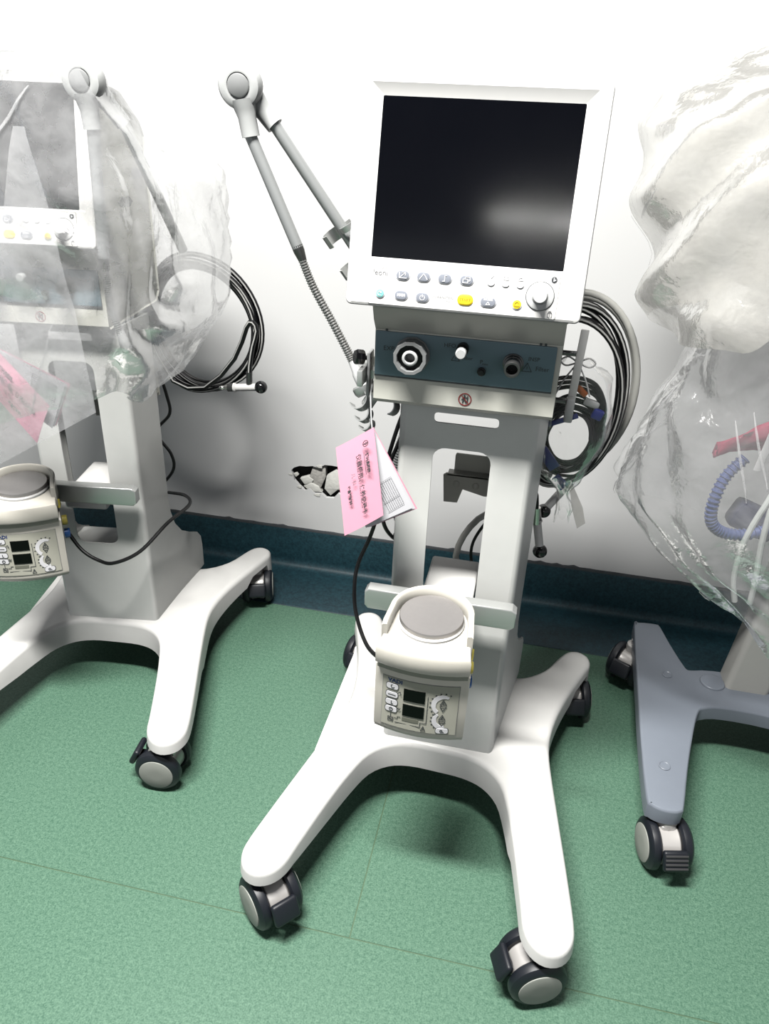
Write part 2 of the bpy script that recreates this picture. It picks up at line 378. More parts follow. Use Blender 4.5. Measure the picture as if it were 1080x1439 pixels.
# ------------------------------------------------------------------ ventilator (centre), authored in room coordinates
O = V(-0.095, 1.2, 0)
vent = thing('ventilator', O, 'uncovered white ventilator on wheeled stand with black screen, middle of the room', 'ventilator', group='ventilators on white wheeled stands')
BC = V(-0.085, 1.2, 0); BR = Matrix.Rotation(radians(-3.0), 3, 'Z')
half = [(0, -.008), (.06, -.010), (.105, -.025), (.14, -.06), (.163, -.12), (.185, -.2), (.208, -.3), (.218, -.345), (.236, -.372), (.262, -.383), (.288, -.374), (.303, -.348), (.303, -.31), (.286, -.22), (.263, -.11), (.243, -.01), (.232, .06), (.232, .12), (.245, .2), (.27, .29), (.3, .375), (.312, .41), (.306, .44), (.28, .455), (.252, .445), (.23, .41), (.2, .35), (.15, .30), (.08, .28)]
outline = [V(x, y, 0) for x, y in half] + [V(0, .277, 0)] + [V(-x, y, 0) for x, y in half[:0:-1]]
outl = cat(outline, 3, True)
def base_mesh():
    def ztop(p):
        r = p.length; t = max(0.0, min(1.0, (r - 0.16) / 0.3)); t = t * t * (3 - 2 * t)
        return 0.172 - 0.018 * t
    def zbot(p):
        if p.y < 0 and p.length > 0.27: return 0.121
        if p.y > .40: return 0.092
        if p.y > .30: return 0.128
        return 0.106
    N = len(outl); nor = []
    for i in range(N):
        t = (outl[(i + 1) % N] - outl[i - 1]).normalized(); nor.append(V(-t.y, t.x, 0))   # inward for ccw
    area = sum(outl[i].x * outl[(i + 1) % N].y - outl[(i + 1) % N].x * outl[i].y for i in range(N))
    sg = 1 if area > 0 else -1
    m = MB(); L = []
    L.append([p - nor[i] * sg * 0.002 + V(0, 0, zbot(p)) for i, p in enumerate(outl)])
    b = 0.013
    for k in range(5):
        a = pi / 2 * k / 4
        L.append([p + nor[i] * sg * b * (1 - cos(a)) + V(0, 0, ztop(p) - b + b * sin(a)) for i, p in enumerate(outl)])
    m.loops(L, False, False)
    m.bm.verts.ensure_lookup_table(); m.bm.edges.ensure_lookup_table()
    es = [e for e in m.bm.edges if len(e.link_faces) == 1 and min(v.co.z for v in e.verts) > 0.14]
    r = bmesh.ops.triangle_fill(m.bm, edges=es, use_beauty=True)
    fs = [f for f in r['geom'] if isinstance(f, bmesh.types.BMFace)]
    for ax in (0, 1):
        for k in range(-14, 15):
            nn = V(1, 0, 0) if ax == 0 else V(0, 1, 0)
            geo = fs + list({e for f in fs for e in f.edges}) + list({v for f in fs for v in f.verts})
            rr = bmesh.ops.bisect_plane(m.bm, geom=geo, dist=1e-5, plane_co=nn * (k * 0.033), plane_no=nn)
            fs = [g for g in rr['geom'] if isinstance(g, bmesh.types.BMFace)]
    for v in {v for f in fs for v in f.verts}: v.co.z = ztop(V(v.co.x, v.co.y, 0))
    # under side shell
    es = [e for e in m.bm.edges if len(e.link_faces) == 1]
    bmesh.ops.triangle_fill(m.bm, edges=es, use_beauty=True)
    for v in m.bm.verts: v.co = BR @ v.co + BC
    return m
base_mesh().build('base', WHITE, vent, O, sharp=40)
MOUNT = [(0.262, -0.335), (-0.262, -0.335), (0.272, 0.405), (-0.272, 0.405)]
for (mx_, my_), a in zip(MOUNT, (20, 180 - 42, 100, 75)):
    p = BR @ V(mx_, my_, 0) + BC - O; caster(vent, (p.x, p.y, 0.125), radians(a))

# column: front plate with openings + flared side flanges
XL, XR, YF = -0.209, 0.026, 1.205
cf = frame((0, YF, 0), (1, 0, 0), (0, 0, 1))
col = MB()
hole1 = rrect(-0.148, -0.046, 0.40, 0.862, 0.022)
hole2 = rrect(-0.150, -0.040, 0.908, 0.926, 0.006, 3)
col.plate([(XL + .010, .165), (XR - .010, .165), (XR - .010, .945), (XL + .010, .945)], [hole1, hole2], cf, -0.004, 0.0)
side = [(1.215, .945), (1.33, .945), (1.33, .48), (1.335, .43), (1.352, .385), (1.385, .345), (1.43, .315), (1.475, .29), (1.495, .265), (1.50, .235), (1.50, .165), (1.215, .165)]
for sgn, X0 in ((1, XR), (-1, XL)):
    fx = lambda y: X0 + sgn * 0.15 * (y - YF)
    o_ = [V(fx(y), y, z) for y, z in side]; i_ = [p - V(sgn * 0.004, 0, 0) for p in o_]
    col.loops([i_, o_], smooth=False)
    cr_ = [(X0 - sgn * .010, YF), (X0 - sgn * .0055, YF + .0007), (X0 - sgn * .002, YF + .003), (X0 + 0.0003 * sgn, YF + .0065), (X0 + sgn * .0015, YF + .010)]
    lo = [V(a, b, .165) for a, b in cr_] + [V(a - sgn * .003, b + .0035, .165) for a, b in cr_[::-1]]
    col.loops([lo, [p + V(0, 0, .78) for p in lo]])
    # return flange at the rear (inner lip)
    col.box((fx(1.33) - sgn * 0.017, 1.328, 0.70), (0.03, 0.004, 0.49))
col.build('column', COLM, vent, O, sharp=30)
# block in the lower column between the flanges (rear cover)
m = MB()
fbp = [(1.222, .168), (1.498, .168), (1.498, .236), (1.492, .266), (1.472, .288), (1.428, .312), (1.37, .325), (1.222, .325)]
m.loops([[V(XL - .15 * (y - YF) + .001, y, z) for y, z in fbp], [V(XR + .15 * (y - YF) - .001, y, z) for y, z in fbp]], smooth=False)
m.build('foot_block', COLM, vent, O)
# shelf box passing through the opening and the rail with its clamp
m = MB(); m.box((-0.100, 1.268, 0.530), (0.100, 0.185, 0.040), 0.006, seg=3); m.build('shelf_box', WHITE, vent, O)
m = MB(); rail = [(-0.249, 0.548), (-0.243, 0.541), (0.026, 0.541), (0.034, 0.548), (0.034, 0.578), (0.026, 0.585), (-0.243, 0.585), (-0.249, 0.578)]
m.prism(rail, frame((0, 1.172, 0), (1, 0, 0), (0, 0, 1)), 0, 0.024, 0.0025); m.build('accessory_rail', ALU, vent, O)
# hook bracket seen through the opening
m = MB(); bf = frame((0, 1.42, 0), (1, 0, 0), (0, 0, 1))
m.prism([(-.127, .757), (-.125, .762), (0.02, .762), (0.02, .716), (-.127, .722)], bf, -0.003, 0)
m.prism([(-.146, .722), (-.14, .727), (0.02, .722), (0.02, .69), (-.060, .684), (-.104, .694), (-.113, .662), (-.141, .661)], bf, 0.022, 0.025)
m.box((-.06, 1.408, .7235), (.155, .026, .003))
for u in (-.118, -.078):
    m.lathe([(.007, 0), (.007, .003), (.003, .005)], (u, 1.396, .705), (0, -1, 0), 14)
for u in (0.012,): m.box((u, 1.37, 0.74), (0.008, 0.09, 0.05))
m.build('hook_bracket', BEIGE, vent, O)

# control unit (lower head)
cu = MB()
prof = [(1.176, .945), (1.170, .952), (1.170, 1.068), (1.150, 1.088), (1.136, 1.112), (1.205, 1.405), (1.24, 1.405), (1.36, 1.385), (1.45, 1.33), (1.47, 1.30), (1.47, .965), (1.45, .945)]
def hx(y): return 0.006 + 0.05 * max(0, y - 1.17)
cl = -0.250; crx = 0.044
rings = []
for sgn, X0, ins in ((-1, cl, 0.004), (-1, cl, 0), (1, crx, 0), (1, crx, .004)):
    ring = []
    for y, z in prof:
        yc, zc = 1.3, 1.17
        k = 1 - ins * 2.2
        ex = sgn * 0.04 * (y - 1.17) * (1 if z < 1.2 else 1)
        ring.append(V(X0 + ex - (sgn * 0.004 if ins else 0) + (0 if ins else 0), yc + (y - yc) * k, zc + (z - zc) * k))
    rings.append(ring)
rings[0] = [p + V(-0.0, 0, 0) for p in rings[0]]
cu.loops([rings[0], [p for p in rings[1]], rings[2], rings[3]])
ctrl = cu.build('control_unit', BEIGE, vent, O, sharp=30)
# blue connector panel
pf = frame((0, 1.170, 0), (1, 0, 0), (0, 0, 1))
MB().prism(rrect(-.249, .036, .994, 1.066, .002, 2), pf, 0, 0.003, 0.0008).build('connector_panel', BLUEP, ctrl, O)
MB().prism([(-.249, .9915), (.036, .9915), (.036, .9945), (-.249, .9945)], pf, 0, 0.0026).build('panel_edge', INK, ctrl, O)
m = MB(); m.prism(rrect(-.233, -.2295, 1.0665, 1.0715, .0005, 1), pf, 0, .0025); m.prism(rrect(.0085, .012, 1.0665, 1.0715, .0005, 1), pf, 0, .0025); m.prism(rrect(.016, .0195, 1.0665, 1.0715, .0005, 1), pf, 0, .0025)
m.build('latch', INK, ctrl, O)
yp = 1.167
m = MB(); c0 = (-.188, yp, 1.033)
m.lathe([(.0285, 0), (.0295, .004), (.0275, .006), (.0275, .022), (.0265, .026), (.0215, .026), (.0205, .020), (.0205, .004)], c0, (0, -1, 0), 12, ref=(0.2, 0, 1)); m.build('exhale_collar', MGREY, ctrl, O, sharp=25)
m = MB(); m.lathe([(.0205, .003), (.0205, .016), (.012, .016), (.012, .005)], c0, (0, -1, 0), 28); m.build('port_seal', BLACK, ctrl, O)
m = MB(); m.lathe([(.0125, .005), (.0125, .024), (.011, .025), (.0085, .025), (.008, .022), (.008, .006)], c0, (0, -1, 0), 28); m.build('exhale_port', LGREY, ctrl, O)
m = MB(); c1 = (-.108, yp, 1.051); m.lathe([(.0095, 0), (.0095, .012), (.0075, .012), (.0075, .030)], c1, (0, -1, 0), 22); m.build('hfo_plug', BLACK, ctrl, O)
m = MB(); m.lathe([(.0078, .022), (.0082, .024), (.0082, .034), (.0070, .0355), (0, .0355)], c1, (0, -1, 0), 22); m.build('plug_cap', LGREY, ctrl, O)
m = MB(); c2 = (-.028, yp, 1.034); m.lathe([(.0165, 0), (.0165, .003), (.0145, .004), (.0145, .010), (.0125, .011), (.0125, .034), (.0118, .035), (.009, .035), (.0085, .033), (.0085, .01)], c2, (0, -1, 0), 28); m.build('inspiration_port', DSTEEL, ctrl, O)
m = MB(); m.lathe([(.0086, .012), (.0086, .013), (0, .013)], c2, (0, -1, 0), 20); m.build('port_seal', BLACK, ctrl, O)
m = MB(); c3 = (-.0755, yp, 1.018); m.lathe([(.0055, 0), (.0055, .004), (.0068, .005), (.0068, .008), (.0045, .009), (.004, .014), (0, .014)], c3, (0, -1, 0), 18); m.build('pressure_port', BLACK, ctrl, O)
pp = frame((0, 1.1668, 0), (1, 0, 0), (0, 0, 1))
text('EXP', .0105, at(pp, -.2265, 1.039), INK, ctrl, O)
text('HFO', .0095, at(pp, -.129, 1.053), INK, ctrl, O)
text('Filter', .0085, at(pp, -.1005, 1.0355), INK, ctrl, O)
text('INSP', .0090, at(pp, .003, 1.044), INK, ctrl, O)
text('Filter', .0100, at(pp, .0175, 1.0295), INK, ctrl, O)
text('P', .0095, at(pp, -.0775, 1.0315), INK, ctrl, O); text('max', .0055, at(pp, -.0715, 1.029), INK, ctrl, O)
tri = lambda u, v, s: [(u - s, v - s * .8), (u + s, v - s * .8), (u, v + s), (u - s, v - s * .8)]
strokes(pp, [tri(-.1185, 1.035, .0065), tri(-.006, 1.030, .0075), [(-.1185, 1.0355), (-.1185, 1.0325)], [(-.006, 1.032), (-.006, 1.0275)]], .0004).build('warning_mark', INK, ctrl, O)
# no-pushing sign
sg_ = at(pf, -.098, .9665)
m = MB(); L = [[sg_(r * cos(a), r * sin(a), h) for a in [2 * pi * k / 32 for k in range(32)]] for r, h in ((.0108, .0002), (.0108, .0007), (.0092, .0007), (.0092, .0002))]
m.loops(L, False, False); m.build('no_pushing_sign', RED, ctrl, O)
strokes(sg_, [[(-.0055, .006), (.0055, -.006)]], .0007, .0011).build('sign_slash', RED, ctrl, O)
m = strokes(sg_, [[(-.001, .002), (-.0035, -.006)], [(-.001, .002), (.002, -.006)], [(-.001, .003), (.003, .003)], [(-.001, .003), (-.005, -.001)]], .0009)
m.prism(rrect(.0032, .0052, -.006, .006, .0004, 1), sg_, .0004, .0009); m.prism(circ(-.001, .0058, .0017, 10), sg_, .0004, .0009); m.build('sign_pictogram', INK, ctrl, O)

# monitor
TH = radians(13.0)
mf = frame((-.113, 1.12, 1.115), (1, 0, 0), (0, sin(TH), cos(TH)))
def archd(lp, k=.006): return [(u, v + (k * (1 - (u / .176) ** 2) if v > .2 else 0)) for u, v in lp]
m = MB()
Ls = []
for (a, n_, k) in ((rrect(-.172, .170, .003, .311, .008), -.040, .006), (rrect(-.1755, .1735, .0, .3145, .009), -.036, .006), (rrect(-.1755, .1735, .0, .3145, .009), -.005, .006), (rrect(-.174, .172, .0015, .313, .008), -.0015, .006), (rrect(-.171, .169, .0045, .310, .007), 0, .006),
                   (rrect(-.160, .157, .0672, .303, .003), 0, .003), (rrect(-.1425, .1402, .0705, .2885, .0015), -.0095, 0), (rrect(-.1415, .1392, .0715, .2875, .001), -.0098, 0)):
    Ls.append([mf(u, v, n_) for u, v in archd(a, k)])
m.loops(Ls, True, False)
mon = m.build('monitor', MONW, vent, O, sharp=24)
# dark parting line round the rim
m = MB(); m.loops([[mf(u, v, h) for u, v in archd(rrect(-.1745, .1725, .001, .3135, .009))] for h in (-.0445, -.0395)]); m.build('parting_line', INK, mon, O)
scr = bpy.data.materials.new('screen_glass'); scr.use_nodes = True; nt = scr.node_tree; b = nt.nodes['Principled BSDF']
b.inputs['Base Color'].default_value = (0.0006, 0.0008, 0.002, 1); b.inputs['Specular IOR Level'].default_value = 0.55
tc = nt.nodes.new('ShaderNodeTexCoord'); nz = nt.nodes.new('ShaderNodeTexNoise'); nz.inputs['Scale'].default_value = 14; nz.inputs['Detail'].default_value = 6
nt.links.new(tc.outputs['Object'], nz.inputs['Vector']); mr = nt.nodes.new('ShaderNodeMapRange'); mr.inputs['To Min'].default_value = .07; mr.inputs['To Max'].default_value = .15
nt.links.new(nz.outputs['Fac'], mr.inputs['Value']); nt.links.new(mr.outputs[0], b.inputs['Roughness'])
m = MB(); m.prism(rrect(-.1423, .140, .0707, .2883, .0015, 2), mf, -.014, -.0095); m.build('screen', scr, mon, O)
# key panel
MB().prism(rrect(-.1405, .1375, .0035, .0655, .003), mf, 0, .0006).build('key_panel_edge', LINE, mon, O)
MB().prism(rrect(-.1400, .1370, .0040, .0650, .003), mf, 0, .0010).build('key_panel', MONW, mon, O)
kf = at(mf, 0, 0, .001)
def pill(u, v, w_, h_, matb, rim=BTNR):
    MB().prism(rrect(u - w_ / 2 - .0015, u + w_ / 2 + .0015, v - h_ / 2 - .0015, v + h_ / 2 + .0015, h_ / 2 + .0014), kf, 0, .0012, .0006).build('button_rim', rim, mon, O)
    MB().prism(rrect(u - w_ / 2, u + w_ / 2, v - h_ / 2, v + h_ / 2, h_ / 2 - .0001), kf, 0, .0020, .0006).build('button', matb, mon, O)
row1 = [(-.090, .0475), (-.059, .0475), (-.0275, .0475), (.0045, .0478)]
for u, v in row1: pill(u, v, .0185, .0125, BTN)
pill(-.090, .019, .0185, .0125, BTN); pill(-.058, .0185, .0185, .0125, BTN); pill(.0390, .020, .0215, .0130, BTN)
pill(.0055, .0200, .0205, .0130, YEL, YEL); pill(-.1220, .019, .0115, .0117, TEAL); pill(.0808, .020, .0125, .0127, YEL, PALE)
bf2 = at(kf, 0, 0, .0018)
ic = []
u, v = row1[0]; ic += [[(u - .005, v + .004), (u - .005, v - .004), (u + .006, v - .004)], [(u - .005, v - .004), (u + .004, v + .004), (u - .001, v + .004)], [(u + .004, v + .004), (u + .004, v)]]
u, v = row1[1]; ic += [[(u - .006, v - .004), (u - .003, v), (u, v + .004), (u + .003, v + .001), (u + .006, v - .004)]]
u, v = row1[2]; ic += [[(u - .003, v - .004), (u, v - .004), (u, v + .004), (u + .003, v + .004)]]
u, v = row1[3]; ic += [[(u - .005, v - .004), (u + .002, v - .004), (u + .002, v + .001), (u - .005, v + .001), (u - .005, v - .004)], [(u - .002, v + .001), (u - .002, v + .004), (u + .005, v + .004), (u + .005, v - .001), (u + .002, v - .001)]]
u, v = (-.058, .0185); ic += [arc(u, v - .0005, .0035, 125, 415), [(u, v + .004), (u, v)]]
u, v = (.0390, .020); ic += [[(u - .003, v - .004), (u, v), (u + .003, v - .004), (u - .003, v - .004)]]
strokes(bf2, ic, .00045).build('button_symbol', PALE, mon, O)
strokes(bf2, [arc(.0808, .020, .003, 0, 180), [(.0778, .020), (.0773, .0175), (.0843, .0175), (.0838, .020)]], .0004).build('alarm_symbol', mat('amber_ink', (.45, .28, .01), .6), mon, O)
strokes(bf2, [arc(-.122, .019, .003, 40, 300), [(-.1225, .021), (-.120, .0195)]], .0004).build('button_symbol', PALE, mon, O)
text('MAN', .0052, at(bf2, -.090, .019), PALE, mon, O, bold=.0003); text('MODE', .0045, at(bf2, .0390, .0235), PALE, mon, O, bold=.0003)
text('START', .0056, at(bf2, .0055, .020), mat('amber_ink', (.45, .28, .01), .6), mon, O, bold=.0002)
text('leoni', .0115, at(kf, -.1240, .0485), INKG, mon, O, thick=.0004); text('plus', .0040, at(kf, -.1185, .0560), INKG, mon, O)
text('LÖWENSTEIN', .0052, at(kf, -.0280, .0205), INKG, mon, O); text('medical', .0034, at(kf, -.0215, .0160), INKG, mon, O)
for i, (u, v) in enumerate(((.040, .0465), (.061, .0465), (.082, .0465))):
    MB().prism(circ(u, v, .0055, 20, .0042), kf, 0, .0014, .0008).build('indicator_lamp', PALE, mon, O)
s_ = []
s_ += [[(.037, .0575), (.040, .0535), (.043, .0575)], [(.0575, .057), (.0575, .053), (.0645, .053), (.0645, .057), (.0625, .057)], [(.0575, .057), (.0595, .057)], arc(.082, .0545, .0028, 0, 180), [(.0785, .0535), (.0855, .0535)]]
strokes(kf, s_, .00035).build('indicator_symbol', BTNR, mon, O)
m = MB(); L = [[kf(.112 + r * cos(a), .034 + r * sin(a), h) for a in [2 * pi * k / 44 for k in range(44)]] for r, h in ((.0206, 0), (.0206, .0006), (.0199, .0006), (.0199, 0))]
m.loops(L, False, False); m.build('dial_ring', INK, mon, O)
kn = (kf(.112, .034, 0)); ax = (kf(0, 0, 1) - kf(0, 0, 0))
m = MB(); m.lathe([(.0197, 0), (.0195, .0018), (.0185, .0024), (.0120, .0020), (.0105, .004)], kn, ax, 40); m.build('dial_base', LGREY, mon, O)
m = MB(); m.lathe([(.0103, .001), (.0100, .020), (.0092, .0212), (0, .0215)], kn, ax, 32); m.build('dial_knob', LGREY, mon, O)
MB().prism(circ(.129, .058, .0042, 22), kf, 0, .0007).build('info_mark', INK, mon, O)
strokes(at(kf, 0, 0, .0006), [[(.1285, .0605), (.1285, .0560), (.131, .0575), (.1285, .0585)]], .0005).build('info_symbol', PALE, mon, O)
strokes(kf, [rrect(.1260, .1320, .006, .0125, .001, 1) + [(.129, .006)], arc(.129, .0125, .002, 0, 180), [(.129, .011), (.129, .008)]], .00035).build('lock_symbol', INKG, mon, O)
# side vents (two wavy louvre shapes on the right flank) and side rails
sf = frame((.044 + .04 * .2, 1.37, 1.20), (-.0, 1, 0), (0, 0, 1))
m = MB()
for du, dv in ((-.055, -.02), (.03, .03)):
    wav = [(du + .075 * t - .035, dv + .013 * sin(pi * t) * (1 + .35 * sin(9 * t)) + .008 * (1 - 2 * t) * .3) for t in [k / 12 for k in range(13)]]
    wav += [(du + .075 * t - .035, dv - .013 * sin(pi * t) * (1 + .35 * sin(8 * t + 1))) for t in [1 - k / 12 for k in range(1, 12)]]
    sfr = frame((.0555, 1.37, 1.20), (0.04, 1, 0), (0, 0, 1))
    m.prism(wav, sfr, 0.0005, 0.0016)
m.build('side_emblem', MGREY, ctrl, O)
for X0, sg in ((cl, -1),):
    m = MB(); m.box((X0 + sg * .022, 1.24, .985), (.010, .16, .028), .003); m.box((X0 + sg * .010, 1.20, .985), (.026, .02, .014)); m.box((X0 + sg * .010, 1.29, .985), (.026, .02, .014)); m.build('side_rail', ALU, vent, O)

# second ventilator: a copy, turned, with the head sitting slightly back
vent2 = copy_tree(vent); vent2.location = (-0.985, 1.43, 0); vent2.rotation_euler.z = radians(9.0)
vent2['label'] = 'white ventilator on wheeled stand, its head covered by a clear plastic bag'
for ch in vent2.children:
    if ch.name.split('.')[0] in ('control_unit', 'monitor', 'side_rail'): ch.location.x -= 0.028
cs = [c for c in vent2.children if c.name.startswith('caster')]
for c, a in zip(cs, (-4, 60, 100, 140)): c.rotation_euler.z = radians(a)

# ------------------------------------------------------------------ humidifier
def humidifier():
    h = thing('humidifier', (-.110, 1.06, .41), '', 'humidifier', group='humidifier heater bases')
    def plan(w0, w1, yf, yb, bulge, n=9):
        pts = []
        for k in range(n): t = k / (n - 1) * 2 - 1; pts.append((t * w0, yf - bulge * (1 - t * t)))
        for k in range(13): a = pi * k / 12; pts.append((w1 * cos(a), yb + .045 * sin(a)))
        return pts
    m = MB()
    L = []
    for z, sc, yo, r in ((.0, .93, .010, 0), (.004, .97, .006, 0), (.012, .985, .003, 0), (.118, 1.0, .002, 0), (.128, 1.0, .002, 0), (.132, .985, .006, 0)):
        L.append([V(x * sc, y + (yo + .014 * z / .13 if y < -.02 else (0 if z > .06 else -.035 * (1 - z / .06))), z) for x, y in plan(.0805, .068, -.078, .03, .012)])
    m.loops(L); m.build('body', CREAM, h, sharp=32)
    m = MB(); m.loops([[V(x * .955, y * .94, z) for x, y in plan(.0805, .068, -.074, .03, .012)] for z in (.128, .142)]); m.build('gap_band', mat('band_grey', (.33, .33, .28), .5), h)
    m = MB(); L = []
    for z, sc in ((.140, .985), (.143, 1.0), (.166, 1.0), (.171, .98), (.172, .955)):
        L.append([V(x * sc, y * sc, z) for x, y in plan(.0795, .066, -.075, .03, .012)])
    m.loops(L); m.build('top_deck', CREAM, h, sharp=32)
    # horseshoe rim
    m = MB(); L = []; cyr = .008; path = []
    for k in range(5): path.append((V(.0725 + .0045 * (1 - k / 5), -.042 + .05 * k / 5, 0), V(1, 0, 0)))
    for k in range(25):
        a = radians(180 * k / 24); path.append((V(.0725 * cos(a), cyr + .0725 * sin(a) * .98, 0), V(cos(a), sin(a), 0)))
    for k in range(5): path.append((V(-.0725 - .0045 * (k + 1) / 5, .008 - .05 * (k + 1) / 5, 0), V(-1, 0, 0)))
    for k, (p, ou) in enumerate(path):
        hgt = .029 if 0 < k < len(path) - 1 else .024
        L.append([p - ou * .010 + V(0, 0, .168), p + V(0, 0, .150), p + V(0, 0, .168 + hgt - .003), p - ou * .003 + V(0, 0, .168 + hgt), p - ou * .008 + V(0, 0, .168 + hgt), p - ou * .010 + V(0, 0, .168 + hgt - .003)])
    m.loops(L); m.build('chamber_rim', CREAM, h, sharp=38)
    m = MB(); m.lathe([(.058, .168), (.058, .176), (.0545, .180)], (0, cyr, 0), (0, 0, 1), 44); m.build('plate_seat', WHITE, h)
    m = MB(); m.lathe([(.0555, .172), (.0555, .185), (.0545, .1865), (0, .1865)], (0, cyr, 0), (0, 0, 1), 48); m.build('heater_plate', PLATE, h)
    # front label on the curved face: local u across, v up
    def ff(u, v, n=0.0):
        t = u / .0805; y = -.078 - .012 * (1 - t * t) + .0022 + .014 * v / .13
        return V(u, y - n, v)
    def patch(poly, n0, n1, name, mt, parent):
        bm = MB(); bm.loops([[ff(a, b, n0) for a, b in poly], [ff(a, b, n1) for a, b in poly]], smooth=False); return bm.build(name, mt, parent)
    def strip(u0, u1, v0, v1, n1, name, mt, parent, nseg=8):
        bm = MB(); us = [u0 + (u1 - u0) * k / nseg for k in range(nseg + 1)]
        bm.loops([[ff(u, v0, -.001), ff(u, v1, -.001), ff(u, v1, n1), ff(u, v0, n1)] for u in us]); return bm.build(name, mt, parent)
    strip(-.0665, .0665, .0175, .1125, .0004, 'label_border', LINE, h)
    lab = strip(-.0655, .0655, .0185, .1115, .0010, 'front_label', OLIVE, h)
    F2 = lambda a, b, c=0.0: ff(a, b, c + .001)
    for v in (.0855, .056): strip(-.028, .0095, v - .0105, v + .0115, .0022, 'display', DISP, lab, 4)
    strip(-.028, .001, .035, .0415, .0016, 'grey_strip', mat('strip_grey', (.16, .16, .13), .5), lab, 4)
    for (u, v) in ((-.0485, .0960), (-.0485, .0800), (-.0485, .0655), (-.0485, .0520), (.0425, .0265)):
        bm = MB(); bm.loops([[ff(a, b, n) for a, b in rrect(u - .0115, u + .0115, v - .0058, v + .0058, .0045, 3)] for n in (0, .0018)]); bm.build('key_rim', INK, lab)
        bm = MB(); bm.loops([[ff(a, b, n) for a, b in rrect(u - .0105, u + .0105, v - .0048, v + .0048, .0038, 3)] for n in (0, .0024)]); bm.build('key', PALE, lab)
    fk = lambda a, b, c=0.0: ff(a, b, c + .0020)
    ln = [arc(-.0475, .0965, .003, 120, 330), [(-.055, .080), (-.042, .080)], [(-.0485, .068), (-.0485, .063), (-.046, .063)], arc(-.0485, .052, .003, 120, 420), [(-.0485, .056), (-.0485, .052)], arc(.0415, .0265, .002, 0, 360), [(.043, .025), (.046, .024)],
          [(-.038, .086), (-.034, .089), (-.032, .084)], [(-.038, .054), (-.036, .058), (-.034, .054), (-.032, .058)]]
    strokes(fk, ln, .0007).build('key_symbol', INK, lab)
    tr = []
    for (u, v, s) in ((.041, .081, 1), (.041, .070, -1), (.041, .052, 1), (.041, .041, -1)):
        tr.append([(u - .0055, v - s * .004), (u + .0055, v - s * .004), (u, v + s * .0055), (u - .0055, v - s * .004)]); tr.append([(u - .002, v), (u + .002, v)])
        if s > 0: tr.append([(u, v - .002), (u, v + .002)])
    tr += [[(.0145, .089), (.0145, .037), (.004, .037), (.004, .028), (-.04, .028)], [(-.031, .040), (-.036, .040), (-.036, .036), (-.042, .036)], [(.006, .022), (.014, .022), (.010, .031), (.006, .022)], [(.010, .0285), (.010, .0245)], [(-.053, .036), (-.044, .036), (-.044, .028), (-.053, .028), (-.053, .036)], [(-.052, .032), (-.045, .032)], [(-.051, .034), (-.046, .030)], [(-.0485, .036), (-.0485, .044)]]
    strokes(F2, tr, .0006).build('label_lines', INK, lab)
    for cv, a0, a1 in ((.0755, 60, 235), (.0465, 125, 290)):
        bm = MB(); A = arc(.041, cv, .0165 if cv > .06 else .0135, a0, a1, 18)
        Lr = []
        for i, (u, v) in enumerate(A):
            t = .0018 + .0022 * min(1, i / 6) * (1 if i < 14 else .7); cu_, cv_ = .041, cv; d = V(u - cu_, v - cv_, 0).normalized()
            Lr.append([ff(u - d.x * t, v - d.y * t, 0), ff(u + d.x * t, v + d.y * t, 0), ff(u + d.x * t, v + d.y * t, .0017), ff(u - d.x * t, v - d.y * t, .0017)])
        bm.loops(Lr, smooth=False); bm.build('level_arc', PALE, lab)
        bm = MB()
        for k in range(9):
            a = radians(a0 + (a1 - a0) * k / 8); R_ = .0225 if cv > .06 else .0190; u, v = .041 + R_ * cos(a), cv + R_ * sin(a)
            if abs(u) > .064 or v > .1095: continue
            bm.loops([[ff(u + x, v + y, n) for x, y in ((-.0014, -.0008), (.0014, -.0008), (.0014, .0008), (-.0014, .0008))] for n in (0, .0016)], smooth=False)
        bm.build('level_mark', INK, lab)
    text('VADI', .0095, lambda a, b, c=0.0: ff(a * 1.2 - .044, b + .1065, c + .001), INKB, lab, bold=.0004)
    # side sockets on the right flank
    for v, z, mt in ((.012, .088, SOCKY), (.018, .052, SOCKB)):
        x = .0745 - .02 * 0
        bm = MB(); bm.lathe([(.011, -.006), (.011, .004), (.010, .006), (.0065, .006), (.006, .0), (0, 0)], (.0745, v, z), (1, .12, 0), 22); s1 = bm.build('socket', mt, h)
        bm = MB(); bm.lathe([(.006, 0.0005), (0, .0008)], (.0745, v, z), (1, .12, 0), 16); bm.build('socket_core', BLACK, s1)
    m = MB(); m.prism(tri(0, 0, .009)[:3], frame((.0755, -.03, .152), (0, 1, 0), (0, 0, 1)), -.003, .0045); m.build('warning_sticker', SOCKY, h)
    m = MB(); m.box((0, .085, .150), (.07, .03, .05), .004); m.build('mount_clamp', ALU, h)
    return h
hum = humidifier(); hum['label'] = 'cream humidifier base with silver heater plate, below the uncovered ventilator'; hum.rotation_euler.x = radians(3); hum.scale = (1, 1, 1.10)
hum2 = copy_tree(hum); hum2['label'] = 'cream humidifier base at left picture edge, with yellow and blue side sockets showing'
hum2.location = (-1.072, 1.31, .41); hum2.rotation_euler = (radians(3), 0, radians(27))

